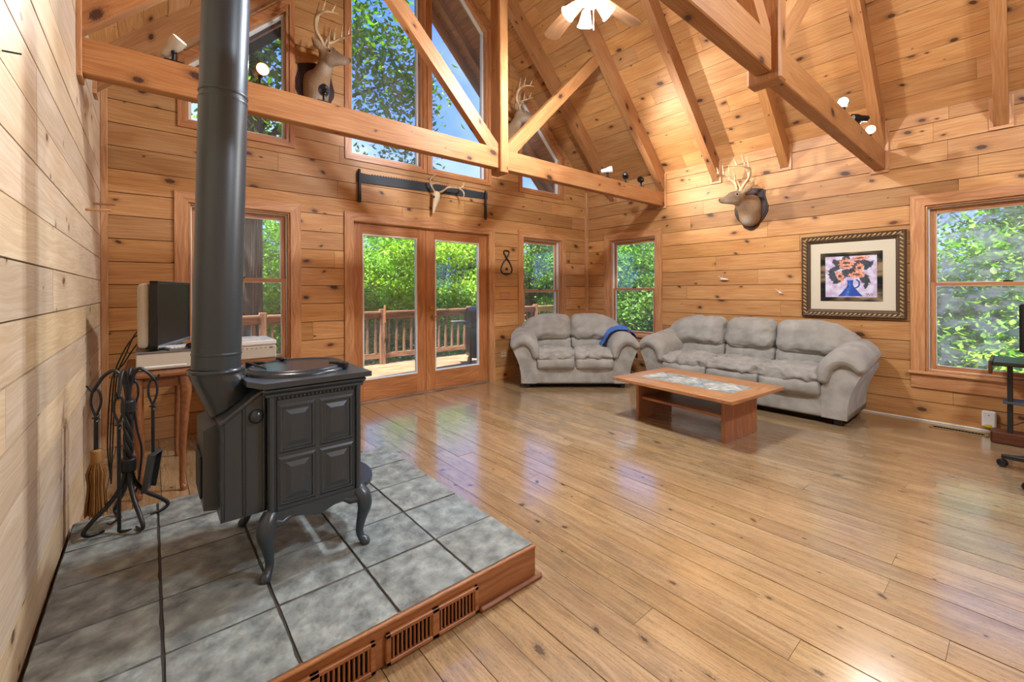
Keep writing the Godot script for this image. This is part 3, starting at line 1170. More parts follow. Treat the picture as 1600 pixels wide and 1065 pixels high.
func raised_panel(b: MB, x0: float, y0: float, x1: float, y1: float, z: float) -> void:
	# bead round the panel, then a sloping border up to a flat field
	for q in [[0.0, 0.0, 0.008, 0.006], [0.008, 0.006, 0.014, 0.006], [0.014, 0.006, 0.018, -0.004], [0.018, -0.004, 0.045, 0.008]]:
		var o := [Vector3(x0 + q[0], y0 + q[0], z + q[1]), Vector3(x1 - q[0], y0 + q[0], z + q[1]), Vector3(x1 - q[0], y1 - q[0], z + q[1]), Vector3(x0 + q[0], y1 - q[0], z + q[1])]
		var i := [Vector3(x0 + q[2], y0 + q[2], z + q[3]), Vector3(x1 - q[2], y0 + q[2], z + q[3]), Vector3(x1 - q[2], y1 - q[2], z + q[3]), Vector3(x0 + q[2], y1 - q[2], z + q[3])]
		for k in 4:
			var k2 := (k + 1) % 4
			b.poly([o[k], o[k2], i[k2], i[k]])
	var m := 0.045
	b.poly([Vector3(x0 + m, y0 + m, z + 0.008), Vector3(x1 - m, y0 + m, z + 0.008), Vector3(x1 - m, y1 - m, z + 0.008), Vector3(x0 + m, y1 - m, z + 0.008)])


func make_stove() -> void:
	var t := thing("wood_stove", "black cast-iron wood stove with raised panels on slate hearth", "stove", Vector3(0, HY, 0))
	var up := Transform3D(Basis(), Vector3(0, -HY, 0))
	var x0 := 0.362
	var x1 := 0.735
	var za := -1.955
	var zc := -2.47
	# firebox, leaning in a little towards the top
	var b := mb(up)
	b.box(Vector3(x0, 0.40, zc), Vector3(x1, 0.885, za), 0.008)
	for x in [x0 + 0.012, x1 - 0.012]:
		b.tube([Vector3(x, 0.41, za + 0.004), Vector3(x, 0.885, za + 0.004)], 0.012, 8, false)
	part("firebox", b, M.cast_iron, t)
	b = mb(up)
	b.box(Vector3(x0 + 0.03, 0.405, za), Vector3(x1 - 0.03, 0.86, za + 0.006), 0.002)
	part("side_plate", b, M.cast_iron, t)
	var w := (x1 - x0 - 0.085) / 2
	for i in 2:
		for j in 2:
			b = mb(up)
			var px := x0 + 0.035 + i * (w + 0.015)
			var py := 0.425 + j * 0.215
			raised_panel(b, px, py, px + w, py + 0.2, za + 0.0062)
			part("raised_panel", b, M.cast_iron, t)
	# cornice with a row of dentils, top plate with clipped corners
	b = mb(up)
	b.box(Vector3(x0 - 0.012, 0.872, zc - 0.012), Vector3(x1 + 0.012, 0.892, za + 0.018), 0.006)
	b.box(Vector3(x0 - 0.024, 0.892, zc - 0.02), Vector3(x1 + 0.02, 0.914, za + 0.028), 0.008)
	for k in 22:
		var dx := x0 + 0.02 + k * 0.0158
		b.box(Vector3(dx, 0.862, za + 0.004), Vector3(dx + 0.008, 0.874, za + 0.013), 0.002)
	part("cornice", b, M.cast_iron, t)
	b = mb(up * Transform3D(Basis(Vector3(1, 0, 0), Vector3(0, 0, -1), Vector3(0, 1, 0)), Vector3(0, 0.914, 0)))
	b.prism(PackedVector2Array([Vector2(0.345, 1.918), Vector2(0.775, 1.918), Vector2(0.775, 2.51), Vector2(0.345, 2.51), Vector2(0.298, 2.42), Vector2(0.298, 2.02)]), 0.0, 0.022)
	part("top_plate", b, M.cast_iron, t)
	# round griddle lid with three clips
	b = mb(up)
	b.lathe([[0.225, 0.936], [0.225, 0.944], [0.216, 0.950], [0.208, 0.950], [0.203, 0.956], [0.196, 0.960], [0.184, 0.960], [0.178, 0.955], [0.165, 0.955], [0.06, 0.957], [0.0, 0.957]], 48, Vector3(0.535, 0, -2.205))
	var lid := part("griddle_lid", b, M.enamel, t)
	for a in [2.5, -0.75, 1.72]:
		b = mb(up * Transform3D(Basis(Vector3.UP, a), Vector3(0.535, 0.938, -2.205)))
		b.box(Vector3(0.196, 0.0, -0.016), Vector3(0.236, 0.032, 0.016), 0.005)
		b.box(Vector3(0.15, 0.022, -0.01), Vector3(0.205, 0.034, 0.01), 0.004)
		part("clip", b, M.black_iron, lid)
	b = mb(up)
	b.tube([Vector3(0.38, 0.968, -2.1), Vector3(0.36, 0.974, -2.2), Vector3(0.345, 0.97, -2.34)], 0.004, 6)
	part("bail_wire", b, M.black_iron, lid)
	# scalloped skirt and four cabriole legs
	for zz in [[za, 1.0], [zc, -1.0]]:
		b = mb(up)
		var pl := PackedVector2Array([Vector2(x0, 0.41), Vector2(x0, 0.345)])
		for k in 25:
			var u := k / 24.0
			var arch := 0.345 + 0.028 * sin(clampf(u * 6.0, 0, 1) * PI / 2) * 1.0
			if u > 0.5:
				arch = 0.345 + 0.028 * sin(clampf((1.0 - u) * 6.0, 0, 1) * PI / 2)
			arch -= 0.026 * exp(-pow((u - 0.5) / 0.17, 2))
			pl.append(Vector2(lerpf(x0 + 0.03, x1 - 0.03, u), arch))
		pl.append_array(PackedVector2Array([Vector2(x1, 0.345), Vector2(x1, 0.41)]))
		var z: float = zz[0]
		b.prism(pl, z - 0.008, z + 0.012)
		part("skirt", b, M.cast_iron, t)
	for q in [[x0, za, -1, 1], [x1, za, 1, 1], [x0, zc, -1, -1], [x1, zc, 1, -1]]:
		b = mb(up)
		var lx: float = q[0]
		var lz: float = q[1]
		var ox: float = q[2]
		var oz: float = q[3]
		var path := []
		for s in [[-0.012, -0.012, 0.40, 0.03], [0.006, 0.006, 0.37, 0.036], [0.014, 0.014, 0.33, 0.032], [0.004, 0.004, 0.27, 0.022], [-0.004, -0.004, 0.21, 0.0165], [0.002, 0.002, 0.18, 0.016], [0.014, 0.014, 0.163, 0.021], [0.016, 0.016, 0.1505, 0.02]]:
			path.append(Vector3(lx + ox * s[0], s[2], lz + oz * s[1]))
		b.tube(smooth_path(path, 4), taper([0.03, 0.036, 0.032, 0.022, 0.0165, 0.016, 0.021, 0.02], 29), 12)
		# knee brackets
		b.tube([Vector3(lx - ox * 0.005, 0.37, lz + oz * 0.004), Vector3(lx - ox * 0.05, 0.36, lz + oz * 0.004), Vector3(lx - ox * 0.085, 0.38, lz + oz * 0.004)], [0.026, 0.016, 0.008], 8)
		part("leg", b, M.cast_iron, t)
	# ash lip at the front
	b = mb(up)
	var lipl := PackedVector2Array()
	for k in 17:
		var a := -PI / 2 + PI * k / 16.0
		lipl.append(Vector2(x1 + 0.01 + cos(a) * 0.125, 2.21 + sin(a) * 0.2))
	b.xf = up * Transform3D(Basis(Vector3(1, 0, 0), Vector3(0, 0, -1), Vector3(0, 1, 0)), Vector3(0, 0.372, 0))
	b.prism(lipl, 0.0, 0.018)
	part("ash_lip", b, M.enamel, t)
	b = mb(up)
	b.box(Vector3(x1, 0.43, -2.40), Vector3(x1 + 0.012, 0.85, -2.03), 0.004)
	part("front_door", b, M.enamel, t)
	# heat shield behind, cut off at a slope for the flue
	b = mb(up)
	var prof := PackedVector2Array([Vector2(0.205, 0.41), Vector2(0.36, 0.41), Vector2(0.36, 0.905), Vector2(0.205, 0.785)])
	b.prism(prof, -2.455, -1.985)
	var sl := PackedVector2Array([Vector2(0.158, 0.44), Vector2(0.206, 0.43), Vector2(0.206, 0.775), Vector2(0.158, 0.755)])
	b.prism(sl, -2.36, -2.07)
	part("heat_shield", b, M.cast_iron, t)
	b = mb(up)
	b.box(Vector3(0.150, 0.47, -2.32), Vector3(0.1585, 0.64, -2.12), 0.003)
	part("back_hatch", b, M.black_iron, t)
	b = mb(up)
	for x in [0.212, 0.283, 0.352]:
		b.tube([Vector3(x, 0.415, -1.985), Vector3(x, 0.78 + (x - 0.205) * 0.77, -1.985)], 0.007, 8)
	b.tube([Vector3(0.205, 0.787, -1.985), Vector3(0.36, 0.907, -1.985)], 0.009, 8)
	part("shield_ribs", b, M.enamel, t)
	b = mb(up)
	b.ball(Vector3(0.325, 0.80, -1.985), Vector3(0.028, 0.03, 0.028), 14)
	part("damper_knob", b, M.enamel, t)
	# flue boot from the slope up to the pipe
	b = mb(up)
	var rows := []
	for s in 9:
		var u := s / 8.0
		var row := PackedVector3Array()
		for k in 28:
			var a := -TAU * k / 28
			var lo := Vector3(0.272 + cos(a) * 0.085, 0.0, -2.2 + sin(a) * 0.1)
			lo.y = 0.79 + (lo.x - 0.205) * 0.775
			var hi := Vector3(0.215 + cos(a) * 0.1, 0.965, -2.2 + sin(a) * 0.1)
			row.append(lo.lerp(hi, u))
		rows.append(row)
	for rr in [[0.104, 0.965], [0.104, 0.978], [0.088, 0.98]]:
		var row := PackedVector3Array()
		for k in 28:
			var a := -TAU * k / 28
			row.append(Vector3(0.215 + cos(a) * rr[0], rr[1], -2.2 + sin(a) * rr[0]))
		rows.append(row)
	b.surf(rows, true)
	part("flue_boot", b, M.enamel, t)
	# the pipe leans slightly on its way to the roof
	var pipe := thing("stove_pipe", "tall grey steel flue pipe rising from the wood stove", "pipe", Vector3(0.215, 0.98, -2.2))
	var ax := Vector3(0.025, 1.0, 0.0)
	var r := 0.0885
	var cuts := [0.0, 1.13, 2.75]
	for k in 2:
		b = mb()
		b.tube([ax * cuts[k], ax * (cuts[k] + 0.02), ax * (cuts[k + 1] - 0.02), ax * cuts[k + 1]], [r, r - k * 0.001, r - k * 0.001, r + 0.001], 40, false)
		part("pipe_section", b, M.pipe_steel, pipe)
	for q in [0.06, 1.13, 1.16]:
		b = mb()
		b.tube([ax * (q - 0.006), ax * q, ax * (q + 0.006)], [r + 0.0005, r + 0.003, r + 0.0005], 40, false)
		part("pipe_seam", b, M.pipe_steel, pipe)
	b = mb()
	b.tube([ax * 2.45, ax * 2.47], 0.16, 32)
	part("ceiling_collar", b, M.pipe_steel, pipe)


func arc(c: Vector3, u: Vector3, v: Vector3, a0: float, a1: float, n := 10) -> Array:
	var out := []
	for k in n + 1:
		var a := lerpf(a0, a1, float(k) / n)
		out.append(c + u * cos(a) + v * sin(a))
	return out


func make_fire_tools() -> void:
	var o := Vector3(-0.085, HY, -2.87)
	var t := thing("fire_tool_stand", "black wrought-iron stand for fireplace tools with twisted column", "tool stand", o)
	# twisted column of four rods between two ferrules
	for k in 4:
		var path := []
		for i in 25:
			var u := i / 24.0
			var a := u * TAU * 1.1 + k * TAU / 4
			path.append(Vector3(cos(a) * 0.011, lerpf(0.3, 0.58, u), sin(a) * 0.011))
		var b := mb()
		b.tube(path, 0.0095, 8)
		part("twisted_rod", b, M.black_iron, t)
	var b := mb()
	b.lathe([[0.0, 0.26], [0.03, 0.26], [0.032, 0.27], [0.032, 0.315], [0.03, 0.325], [0.0, 0.325]], 16)
	part("ferrule", b, M.black_iron, t)
	b = mb()
	b.lathe([[0.0, 0.55], [0.027, 0.55], [0.029, 0.56], [0.029, 0.605], [0.027, 0.615], [0.0, 0.615]], 16)
	part("ferrule", b, M.black_iron, t)
	for k in 4:
		var a := k * TAU / 4 + 0.35
		var d := Vector3(cos(a), 0, -sin(a))
		b = mb()
		var foot := [Vector3(0, 0.27, 0) + d * 0.01, Vector3(0, 0.2, 0) + d * 0.025, Vector3(0, 0.13, 0) + d * 0.07, Vector3(0, 0.075, 0) + d * 0.13, Vector3(0, 0.03, 0) + d * 0.165, Vector3(0, 0.008, 0) + d * 0.14, Vector3(0, 0.008, 0) + d * 0.09]
		var sp := smooth_path(foot, 5)
		b.tube(sp, taper([0.011, 0.011, 0.01, 0.01, 0.009, 0.008, 0.005], sp.size()), 8)
		part("foot", b, M.black_iron, t)
	var ends := [Vector3(-0.115, 0.695, 0.0), Vector3(0.095, 0.715, 0.0), Vector3(-0.03, 0.665, 0.09), Vector3(0.02, 0.70, -0.1)]
	for e in ends:
		b = mb()
		var sp := smooth_path([Vector3(0, 0.6, 0), Vector3(e.x * 0.12, 0.70, e.z * 0.12), Vector3(e.x * 0.4, 0.765, e.z * 0.4), Vector3(e.x * 0.75, 0.745, e.z * 0.75), e, e + Vector3(e.x * 0.1, -0.018, e.z * 0.1), e + Vector3(e.x * 0.28, 0.012, e.z * 0.28)], 5)
		b.tube(sp, taper([0.009, 0.009, 0.008, 0.008, 0.007, 0.005], sp.size()), 8)
		part("hook_arm", b, M.black_iron, t)
	# the tools hang by loops
	var tools := [["hearth_broom", "straw hearth broom hanging on the fire tool stand", "broom", 0, 0.11], ["hearth_shovel", "grey fireplace shovel hanging on the fire tool stand", "shovel", 1, 0.1], ["fire_poker", "black iron poker hanging amid the fire tools", "poker", 2, 0.1], ["fire_tongs", "black iron fireplace tongs hanging amid the fire tools", "tongs", 3, 0.1]]
	for q in tools:
		var hook: Vector3 = o + ends[q[3]] + Vector3(0, -0.012, 0)
		var g := thing(q[0], q[1], q[2], hook)
		b = mb()
		var lp := smooth_path([Vector3(0, -0.13, 0), Vector3(0.017, -0.07, 0), Vector3(0.013, -0.015, 0), Vector3(0, 0.004, 0), Vector3(-0.013, -0.015, 0), Vector3(-0.017, -0.07, 0), Vector3(0, -0.13, 0)], 4)
		b.tube(lp, 0.0055, 8)
		b.tube(smooth_path([Vector3(0.012, -0.125, 0), Vector3(0, -0.13, 0.012), Vector3(-0.012, -0.135, 0), Vector3(0, -0.14, -0.012), Vector3(0.012, -0.146, 0), Vector3(0, -0.152, 0.012)], 4), 0.0045, 6)
		part("loop_handle", b, M.black_iron, g)
		var long: float = [0.29, 0.37, 0.63, 0.6][q[3]]
		b = mb()
		if q[0] == "fire_tongs":
			for s in [-1.0, 1.0]:
				b.tube(smooth_path([Vector3(0, -0.13, 0), Vector3(s * 0.012, -0.25, 0), Vector3(s * 0.03, -0.36, 0), Vector3(s * 0.02, -0.5, 0), Vector3(s * 0.006, -0.575, 0)], 5), 0.0055, 7)
		else:
			b.tube([Vector3(0, -0.13, 0), Vector3(0, -long, 0)], 0.0075 if q[0] != "hearth_broom" else 0.0085, 8)
		if q[0] == "fire_poker":
			b.tube(smooth_path([Vector3(0, -0.63, 0), Vector3(0.0, -0.642, 0.0), Vector3(0.02, -0.648, 0), Vector3(0.045, -0.644, 0.01)], 4), taper([0.0075, 0.007, 0.006, 0.003], 13), 8)
			b.tube([Vector3(0, -0.58, 0), Vector3(-0.03, -0.6, 0), Vector3(-0.045, -0.59, 0)], [0.006, 0.005, 0.003], 8)
		part("shaft", b, M.black_iron, g)
		if q[0] == "hearth_broom":
			b = mb()
			b.lathe([[0.0, -0.36], [0.021, -0.36], [0.022, -0.34], [0.02, -0.3], [0.022, -0.29], [0.0, -0.285]], 14)
			part("binding", b, M.straw, g)
			var br := RandomNumberGenerator.new()
			br.seed = 5
			b = mb()
			for k in 190:
				var a := br.randf() * TAU
				var r0 := sqrt(br.randf())
				var d := Vector3(cos(a), 0, sin(a)) * r0
				var v := br.randf_range(0.65, 1.15)
				b.col = Color(v, v * 0.95, v * 0.85)
				b.tube([d * 0.016 + Vector3(0, -0.34, 0), d * 0.036 + Vector3(0, -0.40, 0), d * 0.03 + Vector3(0, -0.46, 0), d * 0.043 + Vector3(0, -0.57 - br.randf() * 0.035, 0)], [0.003, 0.003, 0.0025, 0.002], 4, false)
			var bs := part("bristles", b, M.straw, g)
			bs.set_meta("kind", "stuff")
		if q[0] == "hearth_shovel":
			b = mb(Transform3D(Basis(Vector3.UP, 1.15) * Basis(Vector3.RIGHT, 0.16), Vector3(0, -long, 0)))
			b.box(Vector3(-0.045, -0.2, -0.002), Vector3(0.045, 0.0, 0.001), 0.001)
			b.box(Vector3(-0.047, -0.19, -0.002), Vector3(-0.043, 0.0, 0.024), 0.001)
			b.box(Vector3(0.043, -0.19, -0.002), Vector3(0.047, 0.0, 0.024), 0.001)
			b.box(Vector3(-0.045, -0.004, -0.002), Vector3(0.045, 0.0, 0.026), 0.001)
			part("scoop", b, M.grey_iron, g)


func make_things() -> void:
	make_hearth()
	make_stove()
	make_fire_tools()
	make_seating()
	make_coffee_table()
	make_computer_corner()
	make_desk()
	make_wall_things()
	make_lamps()
	make_outdoors()


# ---------------------------------------------------------------- seating

func settee(t: Node3D, w: float, seats: int, depth: float) -> void:
	# local axes: x along the seat, z towards the sitter, y up; the front edge of the feet is z = 0
	var hw := w / 2
	var arm := 0.22
	var inner := hw - arm
	var b := mb()
	pillow(b, Vector3(0, 0.185, -depth * 0.5 + 0.01), Vector3(hw - 0.05, 0.125, depth * 0.5 - 0.03), 0.03, Vector3(0, 0, 0.004), 10)
	part("base", b, M.suede, t)
	b = mb()
	b.box(Vector3(-hw + 0.06, 0.045, -depth + 0.06), Vector3(hw - 0.06, 0.062, -0.06), 0.004)
	part("bottom_panel", b, M.dark_foot, t)
	# back shell
	var lean := 0.2
	b = mb()
	pillow(b, Vector3(0, 0.48, -depth + 0.17), Vector3(hw - 0.05, 0.37, 0.1), 0.08, Vector3(0, 0.01, 0.01), 14, 0.0, 1, PackedFloat32Array([hw, 0.34, 0.13, 0.5, lean]))
	part("back_shell", b, M.suede, t)
	var sw := inner * 2 / seats
	for k in seats:
		var cx := -inner + sw * (k + 0.5)
		# firm cushion below, loose crumpled pad on top
		b = mb()
		pillow(b, Vector3(cx, 0.325, -0.31), Vector3(sw / 2 - 0.004, 0.075, 0.325), 0.045, Vector3(0.004, 0.012, 0.028), 14, 0.004, 10 + k)
		part("seat_cushion", b, M.suede, t)
		b = mb()
		pillow(b, Vector3(cx, 0.425, -0.33), Vector3(sw / 2 - 0.002, 0.06, 0.315), 0.055, Vector3(0.006, 0.022, 0.022), 40, 0.036, 20 + k * 3 + seats)
		part("seat_pad", b, M.suede, t)
		b = mb()
		pillow(b, Vector3(cx, 0.555, -depth + 0.31), Vector3(sw / 2 - 0.004, 0.085, 0.075), 0.05, Vector3(0, 0.006, 0.02), 14, 0.008, 40 + k, PackedFloat32Array([hw, 0.2, 0.0, 0.4, lean]))
		part("lumbar_cushion", b, M.suede, t)
		# head pillow; the end ones reach out over the arms
		var xa := cx - sw / 2 + 0.004
		var xb := cx + sw / 2 - 0.004
		if k == 0:
			xa = -hw + 0.0
		if k == seats - 1:
			xb = hw - 0.0
		b = mb()
		pillow(b, Vector3((xa + xb) / 2, 0.775, -depth + 0.31), Vector3((xb - xa) / 2, 0.17, 0.115), 0.105, Vector3(0.0, 0.012, 0.035), 30, 0.016, 60 + k, PackedFloat32Array([hw, 0.42, 0.15, 0.5, lean]))
		part("back_cushion", b, M.suede, t)
		# stitched seam down the middle of the head pillow
		var sx := clampf(cx, -hw + 0.3, hw - 0.3)
		b = mb()
		var path := []
		for i in 9:
			var a := -0.9 + 2.2 * i / 8.0
			var p := Vector3(sx, 0.775 + sin(a) * 0.165, -depth + 0.31 + cos(a) * 0.147)
			path.append(bend_back(p, PackedFloat32Array([hw, 0.42, 0.15, 0.5, lean])))
		b.tube(path, 0.0035, 6)
		part("seam", b, M.suede, t)
	for s in [-1.0, 1.0]:
		b = mb()
		b.xf = Transform3D(Basis(Vector3(s, 0, 0), Vector3.UP, Vector3.BACK), Vector3(s * inner, 0, 0))
		var line := []
		for p in [[0.0, 0.065], [0.205, 0.065], [0.205, 0.14], [0.212, 0.22], [0.228, 0.30], [0.255, 0.38], [0.287, 0.45], [0.312, 0.505], [0.315, 0.545], [0.25, 0.575], [0.16, 0.565], [0.08, 0.50], [0.03, 0.42], [0.0, 0.36]]:
			line.append(Vector3(p[0], p[1], 0))
		if s < 0:
			line.reverse()
			b.xf = Transform3D(Basis(), Vector3(-inner, 0, 0))
			for k in line.size():
				line[k].x = -line[k].x
		loft(b, line, -depth + 0.08, -0.012, 4)
		part("arm_panel", b, M.suede, t)
		b = mb()
		var mid := []
		for p in [[0.015, 0.43], [0.04, 0.535], [0.12, 0.615], [0.225, 0.615], [0.30, 0.555]]:
			mid.append(Vector3(p[0] * s, p[1], 0))
		var rr := [0.055, 0.07, 0.078, 0.07, 0.05]
		if s < 0:
			mid.reverse()
			rr.reverse()
		b.xf = Transform3D(Basis(), Vector3(s * inner, 0, 0))
		# the line runs so that the outline turns the same way on both arms
		mid.reverse()
		rr.reverse()
		bolster(b, mid, rr, -depth + 0.12, 0.03, 0.13, 0.006, 7 if s < 0 else 9)
		part("arm_pad", b, M.suede, t)
		for z in [-0.08, -depth + 0.12]:
			b = mb()
			b.box(Vector3(s * (hw - 0.1) - 0.03, 0.0, z - 0.03), Vector3(s * (hw - 0.1) + 0.03, 0.06, z + 0.03), 0.006)
			part("foot", b, M.dark_foot, t)


func make_seating() -> void:
	var lo := thing("loveseat", "two-seat taupe suede loveseat set across the room corner", "loveseat", Vector3(4.31, 0, -3.82), deg_to_rad(-41.2))
	settee(lo, 1.47, 2, 0.80)
	var so := thing("sofa", "three-seat taupe suede sofa under the framed picture", "sofa", Vector3(4.97, 0, -2.115), deg_to_rad(-90))
	settee(so, 2.14, 3, 0.84)
	# blue throw over the arm of the loveseat beside the sofa
	var t := thing("throw_blanket", "blue knitted throw blanket over the loveseat arm", "blanket", Vector3(4.31, 0, -3.82), deg_to_rad(-41.2))
	var inner := 1.47 / 2 - 0.22
	var line := smooth_path([Vector3(-0.10, 0.50, 0), Vector3(-0.055, 0.56, 0), Vector3(-0.015, 0.645, 0), Vector3(0.06, 0.70, 0), Vector3(0.14, 0.712, 0), Vector3(0.24, 0.70, 0), Vector3(0.32, 0.65, 0), Vector3(0.362, 0.57, 0), Vector3(0.362, 0.48, 0), Vector3(0.358, 0.38, 0)], 4)
	var nz := FastNoiseLite.new()
	nz.seed = 77
	nz.frequency = 9.0
	for side in [0, 1]:
		var rows := []
		for j in 25:
			var v := j / 24.0
			var row := PackedVector3Array()
			for k in line.size():
				var p: Vector3 = line[k]
				var u := float(k) / (line.size() - 1)
				var zc := lerpf(-0.36, -0.44, u)
				var z := zc + (v - 0.5) * (0.30 if u > 0.2 else lerpf(0.22, 0.30, u / 0.2))
				var f := 0.014 + 0.016 * absf(nz.get_noise_3d(p.x, p.y, z)) + 0.012 * sin(v * 14.0 + u * 4.0) * 0.5
				var nrm := Vector3(p.x - 0.13, p.y - 0.52, 0).normalized()
				var q := p + nrm * (f if side == 0 else f - 0.008)
				q.y += 0.13 * (0.03 - z)
				row.append(q + Vector3(inner, 0, z))
			rows.append(row)
		if side == 0:
			rows.reverse()
		var b := mb()
		b.surf(rows, false, Vector2(6, 3))
		part("cloth" if side == 0 else "cloth_lining", b, M.blanket, t)
	var fr := mb()
	for k in 22:
		var z := -0.58 + k * 0.013
		var y0 := 0.38 + 0.13 * (0.03 - z)
		fr.tube([Vector3(inner + 0.38, y0 + 0.01, z), Vector3(inner + 0.385, y0 - 0.03, z + 0.004), Vector3(inner + 0.382, y0 - 0.075, z - 0.002)], 0.004, 5)
	part("fringe", fr, M.blanket, t)


func make_coffee_table() -> void:
	var t := thing("coffee_table", "low oak coffee table with inset diamond tile top and shelf", "coffee table", Vector3(4.03, 0, -2.06), -0.085)
	var hx := 0.455
	var hz := 0.62
	var y := 0.415
	var c := Color(0.80, 0.74, 0.66)
	var fx := 0.2
	var fz := 0.47
	for q in [["top_board", -hx, -hz, hx, -fz, 0], ["top_board", -hx, fz, hx, hz, 0], ["top_board", -hx, -fz, -fx, fz, 2], ["top_board", fx, -fz, hx, fz, 2]]:
		pbox(t, q[0], Vector3(q[1], y - 0.032, q[2]), Vector3(q[3], y, q[4]), M.oak, q[5], 0.004, c)
	pbox(t, "tile_bed", Vector3(-fx, y - 0.03, -fz), Vector3(fx, y - 0.006, fz), M.grout)
	var n := 5
	var sz := fz * 2 / n
	for i in 2:
		for k in n:
			var a := Vector3(-fx + i * fx + 0.002, y - 0.002, -fz + k * sz + 0.002)
			var e := Vector3(-fx + (i + 1) * fx - 0.002, y - 0.002, -fz + (k + 1) * sz - 0.002)
			var p := [a, Vector3(a.x, a.y, e.z), e, Vector3(e.x, a.y, a.z)]
			var flip := (i + k) % 2 == 0
			var tris := [[p[0], p[1], p[2]], [p[0], p[2], p[3]]] if flip else [[p[0], p[1], p[3]], [p[1], p[2], p[3]]]
			var b := mb()
			b.tile = Vector2(0.5, 0.5)
			for m in 2:
				var dark := (m == 0) == (i == 0)
				var v := rng.randf_range(0.92, 1.05)
				b.col = Color(0.55 * v, 0.62 * v, 0.62 * v) if dark else Color(0.92 * v, 0.92 * v, 0.86 * v)
				b.wpoly(tris[m], 0)
			b.col = Color(0.7, 0.7, 0.68)
			for m in 4:
				var p1: Vector3 = p[m]
				var p2: Vector3 = p[(m + 1) % 4]
				b.poly([p1 + Vector3(0, -0.004, 0), p2 + Vector3(0, -0.004, 0), p2, p1])
			part("tile", b, M.table_tile, t)
	for s in [-1.0, 1.0]:
		pbox(t, "panel_leg", Vector3(-0.28, 0.0, s * 0.445 - 0.016), Vector3(0.28, y - 0.032, s * 0.445 + 0.016), M.oak, 1, 0.003, Color(0.66, 0.52, 0.42))
	pbox(t, "shelf", Vector3(-0.24, 0.195, -0.43), Vector3(0.24, 0.222, 0.43), M.oak, 2, 0.004, Color(0.74, 0.61, 0.49))


# ---------------------------------------------------------------- computer corner

